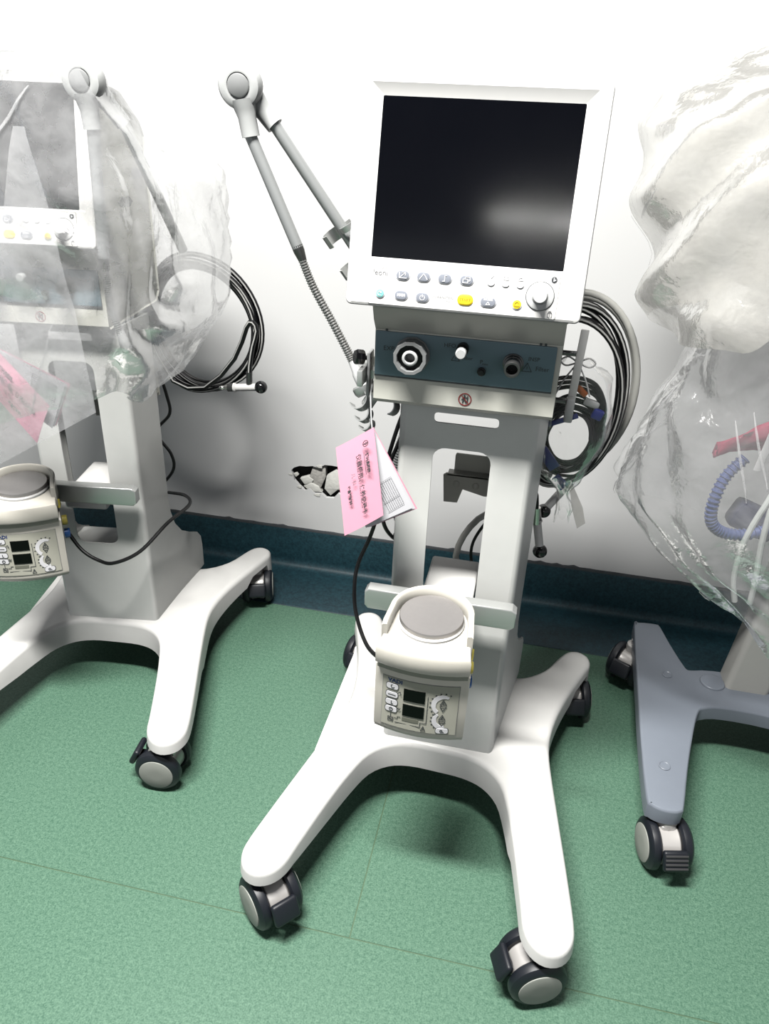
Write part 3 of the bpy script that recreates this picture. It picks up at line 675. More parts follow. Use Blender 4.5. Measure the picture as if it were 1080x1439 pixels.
# ------------------------------------------------------------------ articulated support arms
def cclip(m, c, ax, r, w_, a0, a1, t=.0022, ref=(0, 0, 1)):
    ax = Vector(ax).normalized(); rf = Vector(ref); u = (rf - rf.dot(ax) * ax).normalized(); v = ax.cross(u); c = Vector(c); L = []
    for k in range(13):
        a = radians(a0 + (a1 - a0) * k / 12); d = u * cos(a) + v * sin(a)
        L.append([c + d * r - ax * w_ / 2, c + d * (r + t) - ax * w_ / 2, c + d * (r + t) + ax * w_ / 2, c + d * r + ax * w_ / 2])
    m.loops(L)
def support_arm(label, J, J2, s1, t1, goose, s2, t2, clips, hold, org):
    a = thing('support_arm', org, label, 'support arm', group='articulated hose support arms')
    J = V(*J); J2 = V(*J2)
    def knuckle(C, S, front):
        m = MB(); d = (S - C).normalized()
        m.lathe([(.027, -.016), (.033, -.013), (.0345, -.004), (.0345, .006), (.031, .013), (.024, .016), (.0185, .0155), (.0175, .014), (0, .014)] if front else [(.026, -.014), (.029, 0), (.028, .010)], C, (.12, -1, -.05), 36)
        m.tube([C + d * .020, C + d * .034, C + d * .045, S], lambda t: .0205 - .006 * min(1, t * 1.6), 20)
        return m.build('joint_front' if front else 'joint_rear', mat('joint_grey', (.40, .41, .405), .4), a, org, sharp=40)
    kf_ = knuckle(J, V(*s1), True); knuckle(J2, V(*s2), False)
    n = V(.12, -1, -.05).normalized()
    m = MB(); m.lathe([(.0168, .0), (.0168, .0035), (.015, .0045), (0, .0048)], J + n * .0135, n, 30); m.build('joint_cap', MGREY, kf_, org)
    m = MB(); m.tube([V(*s1) - (V(*t1) - V(*s1)).normalized() * .01, V(*t1)], .0098, 18); m.build('front_tube', TUBEG, a, org)
    m = MB(); m.tube([V(*s2) - (V(*t2) - V(*s2)).normalized() * .01, V(*t2)], .0098, 18); m.build('rear_tube', TUBEG, a, org)
    g = cat([V(*p) for p in goose], 28)
    m = MB(); m.tube(g, 0.0062, 12)
    tot = len(g); 
    m.build('gooseneck', mat('gooseneck_steel', (.16, .16, .16), .35, .8), a, org)
    m = MB(); L = []
    ribs = []; acc = 0
    for p, q in zip(g[:-1], g[1:]):
        ribs.append((p, (q - p).normalized()))
    for p, d in ribs[2::2]:
        m.lathe([(.0060, -.0016), (.0076, -.0008), (.0076, .0008), (.0060, .0016)], p, d, 10, caps=False)
    r_ = m.build('gooseneck_ribs', mat('gooseneck_rib', (.34, .34, .33), .35, .7), a, org); r_['kind'] = 'stuff'
    d = (g[1] - g[0]).normalized(); m = MB(); m.lathe([(.0098, -.004), (.0096, .006), (.0066, .024)], g[0], d, 18); m.build('ferrule', DSTEEL, a, org)
    d = (g[-1] - g[-2]).normalized(); m = MB(); m.lathe([(.0072, -.03), (.0085, -.012), (.0105, -.006), (.0105, .012)], g[-1], d, 18); m.build('ferrule', LGREY, a, org)
    for c, ax, rad, w_, a0, a1, ref in clips:
        m = MB(); cclip(m, c, ax, rad, w_, a0, a1, ref=ref); m.build('hose_clip', ALU, a, org)
    if hold:
        m = MB(); e = g[-1] + d * .014
        m.lathe([(.019, 0), (.021, .003), (.0205, .012), (.017, .018)], e, d, 24)
        m.box(e + d * .022 + V(.006, 0, -.004), (.022, .03, .03), .005, Matrix.Rotation(radians(30), 3, 'Y')); m.build('hose_holder', ALU, a, org)
        m = MB(); k0 = V(-.272, 1.192, 1.012)
        m.lathe([(.004, -.012), (.004, .0), (.011, .001), (.013, .004), (.013, .014), (.011, .017), (0, .018)], k0, (-.85, -.5, .15), 8); m.build('clamp_knob', BLACKG, a, org)
        m = MB(); m.box((-.2635, 1.20, .985), (.006, .03, .075), .002); m.build('clamp_plate', LGREY, a, org)
    return a
X_ = (.55, .2, -.8)
support_arm('grey folded support arm beside the uncovered ventilator, round joint against the wall', (-.503, 1.28, 1.400), (-.508, 1.304, 1.398), (-.489, 1.28, 1.328), (-.413, 1.28, 1.163),
            [(-.413, 1.28, 1.163), (-.388, 1.28, 1.104), (-.350, 1.272, 1.046), (-.314, 1.26, .992), (-.293, 1.25, .958)], (-.456, 1.303, 1.345), (-.305, 1.33, 1.135),
            [((-.358, 1.315, 1.180), X_, .017, .022, 20, 250, (0, -1, 0)), ((-.332, 1.32, 1.125), X_, .013, .020, 30, 260, (0, -1, 0)), ((-.335, 1.325, 1.200), X_, .018, .010, -90, 180, (0, -1, 0)),
             ((-.285, 1.225, .925), (.3, .75, -.5), .016, .018, 30, 235, (0, 0, 1)), ((-.277, 1.22, .902), (.3, .75, -.5), .013, .018, 40, 235, (0, 0, 1)), ((-.270, 1.215, .886), (.3, .75, -.5), .011, .018, 40, 235, (0, 0, 1)), ((-.232, 1.23, .917), (.3, .6, -.3), .013, .018, -60, 160, (0, 0, 1))], True, V(-.27, 1.2, .95))
support_arm('grey folded support arm inside the clear bag of the covered ventilator', (-.785, 1.30, 1.398), (-.790, 1.326, 1.397), (-.780, 1.30, 1.325), (-.790, 1.30, 1.115),
            [(-.790, 1.30, 1.115), (-.790, 1.30, 1.06), (-.785, 1.30, 1.01), (-.775, 1.31, .955)], (-.760, 1.37, 1.335), (-.740, 1.52, 1.10),
            [((-.78, 1.31, .93), (.2, .5, -.8), .016, .018, 20, 250, (0, -1, 0))], False, V(-.79, 1.3, .95))

# ------------------------------------------------------------------ pink record card
org = V(-.25, 1.15, .9)
cardt = thing('record_card', org, 'pink equipment record card with white pages hanging beside the column', 'card')
A, B_, C_, D = V(-.243, 1.150, .908), V(-.306, 1.142, .866), V(-.283, 1.128, .708), V(-.217, 1.134, .753)
def quad_sheet(a, b, c, d, curl, th, mt, name, n=10):
    m = MB(); L = []
    nn = (c - a).cross(b - a).normalized()
    top = []
    for i in range(n + 1):
        s = i / n; row = []
        for j in range(n + 1):
            t = j / n; p = (a * (1 - s) + d * s) * (1 - t) + (b * (1 - s) + c * s) * t
            row.append(p + V(0, -1, 0) * curl * (sin(pi * t) * .5 + s * t))
        top.append(row)
    bm = m.bm
    for off in (0, th):
        G = [[bm.verts.new(p + V(0, off, 0)) for p in row] for row in top]
        for i in range(n):
            for j in range(n):
                q = (G[i][j], G[i][j + 1], G[i + 1][j + 1], G[i + 1][j])
                bm.faces.new(q if off == 0 else q[::-1]).smooth = True
    return m.build(name, mt, cardt, org, recalc=False)
quad_sheet(A, B_, C_, D, .006, .0008, PINK, 'cover')
for k, (dx, mt) in enumerate(((0, PAPER), (.004, PAPER), (.007, PINK))):
    quad_sheet(V(-.2445, 1.153 + .003 * k, .902), V(-.300, 1.153 + .003 * k, .855), V(-.250 + dx, 1.146 + .003 * k, .716), V(-.168 + dx, 1.146 + .003 * k, .769 - dx * .5), 0, .0005, mt, 'page' if k < 2 else 'back_cover')
eu = (D - A).normalized(); ev = (A - B_).normalized(); cc = (A + B_ + C_ + D) / 4 + V(0, -.0085, 0)
cn = eu.cross(ev).normalized()
cfm = lambda a, b, c=0.0: cc + eu * a + ev * b + cn * c
text('仪器使用、保养记录卡', .0108, at(cfm, 0.004, .006), INK, cardt, org, bold=.0002)
text('博兴县医院', .0068, at(cfm, -.028, .0225), INK, cardt, org, bold=.0003)
text('设备器械科', .0068, at(cfm, .012, -.0195), INK, cardt, org, bold=.0003)
text('儿  科', .0085, at(cfm, -.012, -.008), INKG, cardt, org)
strokes(cfm, [[(-.048, .0175), (-.010, .0175)]], .0004).build('underline', INK, cardt, org)
strokes(cfm, [arc(-.062, .0225, .0048, 0, 360, 18), arc(-.062, .0225, .002, -120, 160, 10), [(-.062, .0275), (-.062, .0185)]], .0006).build('emblem', INK, cardt, org)
# printed table on the white page
pu = V(.076, -.007, -.133).normalized(); pv = V(.056, 0, .047).normalized()
pfm = lambda a, b, c=0.0: V(-.2445, 1.1525, .902) + pu * a + pv * b + V(0, -1, 0) * c
tl = [[(.085, -.010), (.138, -.010)], [(.085, -.010), (.085, -.045)], [(.138, -.010), (.138, -.045)], [(.120, -.010), (.120, -.045)]] + [[(.085, -.014 - .004 * k), (.138, -.014 - .004 * k)] for k in range(8)]
strokes(pfm, tl, .0002).build('table_lines', INKG, cardt, org)['kind'] = 'stuff'
m = MB(); m.tube([V(-.258, 1.20, .975), V(-.256, 1.175, .955), V(-.250, 1.158, .925), V(-.2455, 1.150, .903)], .0011, 6); m.build('string', LGREY, cardt, org)

# ------------------------------------------------------------------ hoses and cables
STR = lambda i: 1 if i in (0, 6) else 0
HOSEB = mat('hose_black', (.003, .003, .004), .4, spec=.3); HOSES = mat('hose_stripe', (.52, .52, .50), .4)
def coil_pts(cx, cz, y0, rl, rr, rt, rb, turns, a0, jit, seed, yj=.02, n=26):
    rnd = random.Random(seed); pts = []; ph = [rnd.uniform(-1, 1) for _ in range(40)]
    for i in range(int(turns * n) + 1):
        a = a0 + 2 * pi * i / n; k = i / n
        f = 1 + jit * noise.noise(V(k * .9, seed * 3.1, 0)) + jit * .5 * noise.noise(V(i * .13, seed, 5))
        x = cx + (rr if cos(a) > 0 else rl) * cos(a) * f + jit * .06 * noise.noise(V(k, 9, seed)); z = cz + (rt if sin(a) > 0 else rb) * sin(a) * f
        pts.append(V(x, y0 + yj * noise.noise(V(k * 1.3, seed, 2)) * 2, z))
    return pts
def gas_connector(parent, org, c, d, mats=(WHITE, BLACKG), hose_d=None):
    d = Vector(d).normalized(); c = Vector(c)
    m = MB(); m.lathe([(.012, -.034), (.012, -.030), (.0095, -.028), (.0095, .026), (.0105, .028)], c, d, 20); m.build('connector_body', mats[0], parent, org)
    m = MB(); m.lathe([(.0001, .024)] + [(.0165 * sin(radians(t)), .040 - .0165 * cos(radians(t))) for t in range(20, 181, 16)], c, d, 24); m.build('grip_ball', mats[1], parent, org)
    m = MB(); m.lathe([(.0105, -.050), (.0105, -.034)], c, d, 14); m.build('locking_ring', DSTEEL, parent, org)
    m = MB(); m.lathe([(.004, -.074), (.0045, -.072), (.0055, -.070), (.0055, -.066), (.0045, -.064), (.0045, -.060), (.006, -.058), (.006, -.050)], c, d, 14); m.build('probe', STEEL, parent, org)
# right-hand coil of the open ventilator
org = V(.07, 1.53, .67)
ho = thing('gas_hose', org, 'coiled black hose with white stripes behind the uncovered ventilator, right side', 'hose', group='striped gas hoses')
pts = coil_pts(.075, .862, 1.535, .085, .118, .185, .185, 5.2, radians(200), .17, 3, .026)
pts += [V(.02, 1.53, .70), V(.035, 1.53, .665), V(.048, 1.52, .64), V(.053, 1.52, .60)]
m = MB(); m.tube(cat(pts, 2), .0062, 12, STR); m.build('hose', [HOSEB, HOSES], ho, org)
gas_connector(ho, org, (.066, 1.52, .545), (.22, -.15, -.95))
m = MB(); m.lathe([(.0095, -.02), (.0095, .02)], (.055, 1.52, .592), (.1, 0, -1), 14); m.build('swage', STEEL, ho, org)
org = V(.08, 1.58, .70)
hw = thing('gas_hose', org, 'plain white hose, outermost loop behind the uncovered ventilator', 'hose')
pts = coil_pts(.085, .868, 1.585, .09, .132, .198, .185, 1.9, radians(230), .03, 8, .006) + [V(0.0, 1.58, .66), V(-.03, 1.56, .585), V(-.072, 1.53, .558), V(-.100, 1.51, .52), V(-.112, 1.50, .47), V(-.10, 1.52, .40), V(-.06, 1.54, .30), V(-.04, 1.54, .18)]
m = MB(); m.tube(cat(pts, 2), .0075, 12); m.build('hose', HOSEW, hw, org)
gas_connector(hw, org, (.095, 1.60, .602), (-.55, -.3, -.75))
# thin black cable loop seen in the opening
org = V(-.06, 1.53, .45)
cb = thing('sensor_cable', org, 'thin black cable drooping behind the column opening', 'cable')
m = MB(); m.tube(cat([V(.03, 1.50, .66), V(-.03, 1.50, .60), V(-.062, 1.50, .55), V(-.078, 1.50, .50), V(-.070, 1.50, .45), V(-.03, 1.51, .40), V(0.01, 1.53, .18)], 8), .0035, 8); m.build('cable', BLACK, cb, org)
# mains leads left of the column
org = V(-.26, 1.3, .4)
pc = thing('power_cable', org, 'black power cable hanging under the pink card, curving in to the humidifier', 'cable')
m = MB(); m.tube(cat([V(-.215, 1.37, .90), V(-.235, 1.34, .84), V(-.255, 1.31, .74), V(-.262, 1.30, .66), V(-.275, 1.30, .605), V(-.294, 1.29, .55), V(-.297, 1.27, .51), V(-.286, 1.24, .46), V(-.25, 1.19, .42), V(-.205, 1.14, .43), V(-.175, 1.115, .46)], 8), .0042, 10); m.build('cable', BLACK, pc, org)
pc2 = thing('power_cable', org, 'black power cable behind the pink card, with plug near the skirting', 'cable')
m = MB(); m.tube(cat([V(-.205, 1.39, .90), V(-.228, 1.37, .82), V(-.258, 1.34, .72), V(-.257, 1.34, .63), V(-.24, 1.36, .58), V(-.222, 1.40, .55)], 8), .0042, 10); m.build('cable', BLACK, pc2, org)
m = MB(); m.lathe([(.004, -.012), (.009, 0), (.011, .004), (.011, .034), (.008, .038)], (-.232, 1.39, .565), (.5, .5, -.6), 12); m.build('plug', BLACK, pc2, org)
# hose bundle edge visible left of the column
org = V(-.2, 1.42, .7)
gh = thing('gas_hose', org, 'grey ribbed hose loop showing behind the pink card', 'hose')
pth = cat([V(-.17, 1.42, .93), V(-.20, 1.42, .86), V(-.232, 1.42, .78), V(-.245, 1.42, .70), V(-.243, 1.42, .64), V(-.225, 1.42, .58), V(-.19, 1.42, .54)], 14)
m = MB(); m.tube(pth, .015, 12); m.build('hose', MGREY, gh, org)
m = MB()
for p, q in zip(pth[:-1], pth[1:]): m.lathe([(.0150, -.0018), (.0172, -.0008), (.0172, .0008), (.0150, .0018)], p, q - p, 12, caps=False)
m.build('hose_ribs', MGREY, gh, org)['kind'] = 'stuff'
# left coil
org = V(-.82, 1.78, .70)
hl = thing('gas_hose', org, 'coiled black hose with white stripes beside the bagged ventilator', 'hose', group='striped gas hoses')
pts = coil_pts(-.855, .862, 1.80, .13, .168, .165, .165, 6.1, radians(180), .24, 12, .02)
pts += [V(-.98, 1.80, .80), V(-.93, 1.79, .71), V(-.83, 1.77, .71), V(-.74, 1.76, .80), V(-.70, 1.75, .885), V(-.684, 1.75, .90), V(-.674, 1.75, .88), V(-.686, 1.75, .84), V(-.696, 1.75, .79), V(-.700, 1.75, .745)]
m = MB(); m.tube(cat(pts, 2), .0062, 12, STR); m.build('hose', [HOSEB, HOSES], hl, org)
m = MB(); m.lathe([(.0082, 0), (.0082, .03)], (-.6995, 1.75, .742), (.05, 0, 1), 12); m.build('swage', DSTEEL, hl, org)
gas_connector(hl, org, (-.708, 1.75, .730), (.98, 0, .12))
# leads of the left ventilator
org = V(-.9, 1.68, .4)
lc = thing('power_cable', org, 'black cable looping down behind the bagged ventilator column', 'cable')
m = MB(); m.tube(cat([V(-.90, 1.66, .78), V(-.885, 1.66, .72), V(-.882, 1.66, .67), V(-.924, 1.66, .615), V(-.890, 1.66, .56), V(-.885, 1.66, .52), V(-.91, 1.66, .48), V(-.952, 1.66, .44), V(-.93, 1.66, .39), V(-.915, 1.66, .32)], 8), .0042, 10); m.build('cable', BLACK, lc, org)
org = V(-.95, 1.36, .4)
lc2 = thing('power_cable', org, 'black cable sagging from the left humidifier across the column foot', 'cable')
m = MB(); m.tube(cat([V(-1.025, 1.37, .47), V(-.985, 1.36, .425), V(-.94, 1.355, .405), V(-.90, 1.355, .405), V(-.85, 1.39, .425), V(-.815, 1.47, .465), V(-.81, 1.58, .46), V(-.86, 1.66, .44), V(-.93, 1.70, .42)], 8), .0044, 10); m.build('cable', BLACK, lc2, org)

# hook bar with the sensor pouch on the right of the open ventilator
org = V(.08, 1.33, .92)
hb = thing('hose_hook', org, 'pale flat bar with hooked end holding hoses beside the uncovered ventilator', 'hook')
m = MB(); m.box((.080, 1.33, .99), (.014, .004, .135), .0012, Matrix.Rotation(radians(2), 3, 'Y')); m.build('bar', WHITE, hb, org)
m = MB(); m.box((.077, 1.322, .915), (.015, .020, .045), .003); m.build('hook_end', LGREY, hb, org)
for z in (1.013, .926):
    m = MB(); m.lathe([(.005, 0), (.005, .045)], (.038, 1.335, z), (1, 0, 0), 12); m.build('peg', DSTEEL, hb, org)
org = V(.09, 1.39, .75)
sc_ = thing('sensor_cable', org, 'bundle of coiled thin black cables in clear pouch beside the ventilator', 'cable')
for k in range(7):
    r0 = .040 + .004 * k
    pts = [V(.088 + (r0 * cos(a) + .004 * noise.noise(V(k, a, 1))), 1.385 + .010 * noise.noise(V(k * 2.1, cos(a), sin(a))) + .003 * (k % 3), .838 + (r0 * 1.28 * sin(a)) + .006 * noise.noise(V(k, 3, a))) for a in [2 * pi * i / 26 for i in range(27)]]
    m = MB(); m.tube(cat(pts, 2), .0034, 8); m.build('cable_loop', BLACK, sc_, org)
for k in range(3):
    pts = [V(.02, 1.37 + .006 * k, .925 - .012 * k), V(.045, 1.37, .952 - .010 * k), V(.085, 1.37 + .004 * k, .960 - .010 * k), V(.12, 1.375, .948 - .009 * k), V(.142 - .004 * k, 1.38, .91), V(.146 - .005 * k, 1.385, .87), V(.138 - .004 * k, 1.39, .83)]
    m = MB(); m.tube(cat(pts, 5), .0042, 8); m.build('cable_loop', BLACK, sc_, org)
m = MB(); m.box((.096, 1.375, .935), (.026, .010, .012), .003, Matrix.Rotation(radians(38), 3, 'Y')); m.build('orange_plug', ORANGE, sc_, org)
m = MB(); m.box((.132, 1.375, .893), (.020, .012, .02), .003, Matrix.Rotation(radians(20), 3, 'Y')); m.build('blue_plug', BLUEC, sc_, org)
for (x, z, dx, dz, r_) in ((.055, .795, .05, .022, 50), (.07, .875, .06, .010, -25), (.084, .748, .03, .02, 40)):
    m = MB(); m.box((x, 1.372, z), (dx, .004, dz), .001, Matrix.Rotation(radians(r_), 3, 'Y')); m.build('blue_tab', BLUEC, sc_, org)
m = MB(); m.box((.118, 1.378, .912), (.03, .012, .014), .004, Matrix.Rotation(radians(15), 3, 'Y')); m.build('white_plug', LGREY, sc_, org)
pch = thing('plastic_pouch', org, 'small clear plastic pouch tied with ribbon, holding black cables', 'plastic bag')
_CR = {}
def crumple(p, amp, sc, seed):
    # straight creases: a few triangle waves in random directions, bent by low noise
    if seed not in _CR:
        rnd = random.Random(seed * 17 + 1); K = []
        for k in range(9):
            d = V(rnd.gauss(0, 1), rnd.gauss(0, 1), rnd.gauss(0, .7)).normalized(); K.append((d, rnd.uniform(.35, 1.3), rnd.random(), rnd.uniform(.4, 1)))
        _CR[seed] = K
    w_ = V(noise.noise(p * sc * .35 + V(seed, 0, 0)), noise.noise(p * sc * .35 + V(0, seed, 4)), noise.noise(p * sc * .35 + V(7, 0, seed))) * .06
    t = 0
    for d, f, ph, a_ in _CR[seed]:
        x = (p + w_).dot(d) * f * sc * .55 + ph
        t += a_ * (abs((x % 1) - .5) * 4 - 1) / sqrt(f + .6)
    return amp * t * .45
def bag_mesh(rings, hem, topz_bias=0.0, na=90, nt=60, p=.75, amp=.014, sc=9, seed=1, apex=None, fold=.010, nfold=17, zf=2.5, soft=False):
    # rings: (z, xl, xr, yf, yb) from the top down; hem(a) gives the lowest z round the bag
    bm = bmesh.new(); ztop = rings[0][0]
    def ring(z):
        if z >= rings[0][0]: return rings[0][1:]
        for a, b in zip(rings[:-1], rings[1:]):
            if a[0] >= z >= b[0]:
                t = (a[0] - z) / (a[0] - b[0]); t = t * t * (3 - 2 * t) * .5 + t * .5
                return tuple(a[i] * (1 - t) + b[i] * t for i in range(1, 5))
        return rings[-1][1:]
    G = []
    for j in range(nt + 1):
        row = []
        for i in range(na):
            a = 2 * pi * i / na; z = ztop + (hem(a) - ztop) * (j / nt)
            xl, xr, yf, yb = ring(z); cx, cy = (xl + xr) / 2, (yf + yb) / 2
            ca, sa = cos(a), sin(a)
            x = cx + (xr - xl) / 2 * math.copysign(abs(ca) ** p, ca); y = cy + (yb - yf) / 2 * math.copysign(abs(sa) ** p, sa)
            P = V(x, y, z); d = V(ca, sa, 0)
            fo = fold * (1 - 2 * abs(((a * nfold / (2 * pi) + 2.2 * noise.noise(V(a, z * 5, seed)) + z * zf) % 1) - .5) * 2) * min(1, j / nt * 3)
            if soft: fo = fold * sin(2 * pi * (a * nfold / (2 * pi) + .9 * noise.noise(V(a, z * 3, seed)) + z * zf)) * min(1, j / nt * 3)
            P += d * (crumple(P, amp, sc, seed) + fo) + V(0, 0, crumple(P, amp * .7, sc * 1.1, seed + 9))
            row.append(bm.verts.new(P))
        G.append(row)
    for j in range(nt):
        for i in range(na):
            f = bm.faces.new((G[j][i], G[j][(i + 1) % na], G[j + 1][(i + 1) % na], G[j + 1][i])); f.smooth = True
    if apex:
        prev = G[0]
        for s in range(1, 9):
            t = s / 8
            cur = [bm.verts.new(v.co * (1 - t) + V(*apex) * t + V(0, 0, crumple(v.co * (1 + t), amp * .8, sc, seed + 3)) * (1 if s < 8 else 0)) for v in G[0]] if s < 8 else None
            if cur:
                for i in range(na): bm.faces.new((prev[i], cur[i], cur[(i + 1) % na], prev[(i + 1) % na])).smooth = True
                prev = cur
            else:
                c = bm.verts.new(V(*apex))
                for i in range(na): bm.faces.new((prev[i], c, prev[(i + 1) % na])).smooth = True
    return bm
def bag_obj(bm, name, mt, parent, org, sharp=14):
    for v in bm.verts: v.co -= V(*org)
    lim = radians(sharp)
    for e in bm.edges:
        if len(e.link_faces) == 2 and e.calc_face_angle(0) > lim * 1.3: e.smooth = False
    me = bpy.data.meshes.new(name); bm.to_mesh(me); bm.free(); me.materials.append(mt)
    o = bpy.data.objects.new(name, me); COL.objects.link(o); o.parent = parent; return o
bm = bag_mesh([(1.0, .060, .100, 1.352, 1.372), (.96, .035, .150, 1.350, 1.415), (.85, .028, .160, 1.346, 1.425), (.76, .05, .125, 1.35, 1.42), (.72, .085, .105, 1.375, 1.39), (.68, .085, .118, 1.375, 1.392)], lambda a: .675 + .02 * sin(3 * a), na=48, nt=40, amp=.004, sc=28, seed=4, fold=.003, nfold=9)
bag_obj(bm, 'film', FILMC, pch, org)
rb = MB(); c0 = V(.080, 1.345, .995)
for s in (-1, 1):
    rb.tube(cat([c0, c0 + V(s * .018, -.003, .010), c0 + V(s * .030, -.003, .002), c0 + V(s * .020, -.003, -.006), c0], 6), .0016, 6)
    rb.tube(cat([c0, c0 + V(s * .018, -.002, -.030), c0 + V(s * .030, 0, -.060)], 6), .0016, 6)
rb.build('ribbon', mat('ribbon_white', (.7, .7, .69), .5), pch, org)
# twisted tail of the pouch
m = MB(); m.loops([[V(.105, 1.38, .735), V(.112, 1.384, .738), V(.112, 1.386, .737), V(.105, 1.382, .734)], [V(.118, 1.37, .690), V(.136, 1.372, .700), V(.136, 1.374, .699), V(.118, 1.372, .689)], [V(.132, 1.365, .655), V(.146, 1.367, .668), V(.146, 1.369, .667), V(.132, 1.367, .654)]])
m.build('tail', FILMM, pch, org)

# ------------------------------------------------------------------ grey trolley on the right
org = V(.62, 1.6, 0)
tr_ = thing('equipment_trolley', org, 'grey wheeled equipment trolley under plastic bags at right', 'trolley')
gpoly = [(.372, 1.800), (.385, 1.818), (.432, 1.822), (.444, 1.810), (.462, 1.735), (.487, 1.650), (.500, 1.640), (.555, 1.652), (.72, 1.655), (1.1, 1.655), (1.1, 1.42), (.76, 1.478), (.665, 1.508), (.560, 1.512), (.512, 1.500), (.494, 1.478), (.470, 1.393), (.444, 1.280), (.425, 1.185), (.418, 1.170), (.403, 1.163), (.378, 1.163), (.358, 1.172), (.350, 1.190), (.352, 1.341), (.362, 1.59)]
gp = cat([V(x, y, 0) for x, y in gpoly], 3, True)
m = MB(); N = len(gp); area = sum(gp[i].x * gp[(i + 1) % N].y - gp[(i + 1) % N].x * gp[i].y for i in range(N)); sg = 1 if area > 0 else -1
nor = [V(-(gp[(i + 1) % N] - gp[i - 1]).y, (gp[(i + 1) % N] - gp[i - 1]).x, 0).normalized() * sg for i in range(N)]
L = [[p + V(0, 0, .112) for p in gp]]
for k in range(4):
    a = pi / 2 * k / 3; L.append([p + nor[i] * .006 * (1 - cos(a)) + V(0, 0, .150 - .006 + .006 * sin(a)) for i, p in enumerate(gp)])
m.loops(L, False, False)
for zlim in (0, 1):
    es = [e for e in m.bm.edges if len(e.link_faces) == 1 and (min(v.co.z for v in e.verts) > .13) == bool(zlim)]
    bmesh.ops.triangle_fill(m.bm, edges=es, use_beauty=True)
m.build('base', GREYB, tr_, org, sharp=30)
for x, y in ((.437, 1.603), (.396, 1.285)):
    m = MB(); m.lathe([(.0125, 0), (.0125, .002), (.011, .0028), (.0095, .0015), (0, .0015)], (x, y, .1498), (0, 0, 1), 24); m.build('plug', GREYB, tr_, org)
m = MB(); m.prism([(x, y) for x, y in rrect(.560, .665, 1.585, 1.66, .015, 5)], lambda a, b, c=0.0: V(a + c * .08, b, c), .142, .98, .004); m.build('column', COLG, tr_, org)
m = MB(); m.prism(circ(.545, 1.60, .03, 20), IDF, .14, .155, .004); m.build('column_foot', GREYB, tr_, org)
m = MB(); m.box((.80, 1.62, 1.15), (.42, .26, .36), .02); m.build('device_body', BEIGE, tr_, org)
m = MB(); m.box((.74, 1.45, 1.18), (.32, .03, .24), .008); m.build('display', WHITE, tr_, org)
c_ = caster(tr_, (.398 - .62, 1.185 - 1.6, .125), radians(103))
for k in range(4):
    R_ = Matrix.Rotation(radians(28), 3, 'Y'); q = V(-.076, 0, -.054) + R_ @ V(-.0078, 0, -.013 + .0085 * k)
    MB().box(q, (.003, .046, .004), .0008, R_).build('pedal_rib', mat('pedal_grey', (.05, .05, .052), .5), c_)
c_ = caster(tr_, (.38 - .62, 1.765 - 1.6, .125), radians(60))
for i, (x, y) in enumerate(((1.0, 1.5), (1.0, 1.62))):
    pass
m = MB(); m.box((1.03, 1.54, .054), (.05, .10, .108), .01); m.build('rear_foot', BLACK, tr_, org)
# things inside the clear bag
m = MB(); L = []
cl_ = MB(); n = 16; Gd = []
org2 = V(.5, 1.5, .8)
for i in range(n + 1):
    row = []
    for j in range(n + 1):
        s, t = i / n, j / n
        p = V(.385 + .24 * s, 1.50 + .06 * sin(5 * t + 3 * s) * .3 + .03 * s, .782 + .05 * s + (.15 * t) * (.2 + .8 * s) + .012 * sin(14 * t + 6 * s))
        row.append(cl_.bm.verts.new(p + V(0, .012 * noise.noise(p * 30), 0)))
    Gd.append(row)
for i in range(n):
    for j in range(n): cl_.bm.faces.new((Gd[i][j], Gd[i + 1][j], Gd[i + 1][j + 1], Gd[i][j + 1]))
co = cl_.build('folded_cloth', CLOTH, None, org2, recalc=False); co.location = org2
sm = co.modifiers.new('thickness', 'SOLIDIFY'); sm.thickness = .006
tag(co, 'crimson folded cloth inside the clear plastic bag at right', 'cloth')
org3 = V(.42, 1.5, .6)
ch_ = thing('breathing_hose', org3, 'blue corrugated breathing hose inside the clear bag at right', 'hose')
pth = cat([V(.44, 1.50, .79), V(.412, 1.49, .75), V(.400, 1.48, .70), V(.405, 1.48, .655), V(.43, 1.485, .63), V(.47, 1.49, .625), V(.52, 1.50, .64), V(.56, 1.51, .68)], 10)
m = MB(); m.tube(pth, .010, 12); m.build('hose', CORR, ch_, org3)
for p, q in list(zip(pth[:-1], pth[1:]))[::2]:
    m = MB(); m.lathe([(.0095, -.0028), (.0128, -.0012), (.0128, .0012), (.0095, .0028)], p, q - p, 12); m.build('hose_ring', CORR, ch_, org3)
m = MB(); m.box((.50, 1.53, .645), (.10, .05, .06), .012, Matrix.Rotation(radians(20), 3, 'Y')); m.build('hose_block', mat('navy_block', (.015, .02, .06), .5), ch_, org3)
org4 = V(.47, 1.45, .55)
tb = thing('tubing', org4, 'flattened clear tubing loop hanging inside the bag at right', 'tubing')
m = MB(); m.tube(cat([V(.50, 1.44, .80), V(.485, 1.43, .74), V(.470, 1.43, .68), V(.462, 1.43, .62), V(.466, 1.43, .55), V(.48, 1.43, .50)], 8), .006, 10); m.tube(cat([V(.50, 1.44, .80), V(.492, 1.425, .72), V(.495, 1.425, .64), V(.505, 1.425, .56), V(.51, 1.43, .50)], 8), .006, 10)
m.build('tube_pair', mat('clear_tube', (.55, .58, .56), .25), tb, org4)
tapeo = MB().box((0, 0, 0), (.014, .002, .15), .0008, Matrix.Rotation(radians(6), 3, 'Y')).build('paper_strip', mat('strip_white', (.8, .8, .8), .6), None); tapeo.location = (.463, 1.455, .86)
tag(tapeo, 'narrow white strip hanging before the crimson cloth in the bag', 'strip')

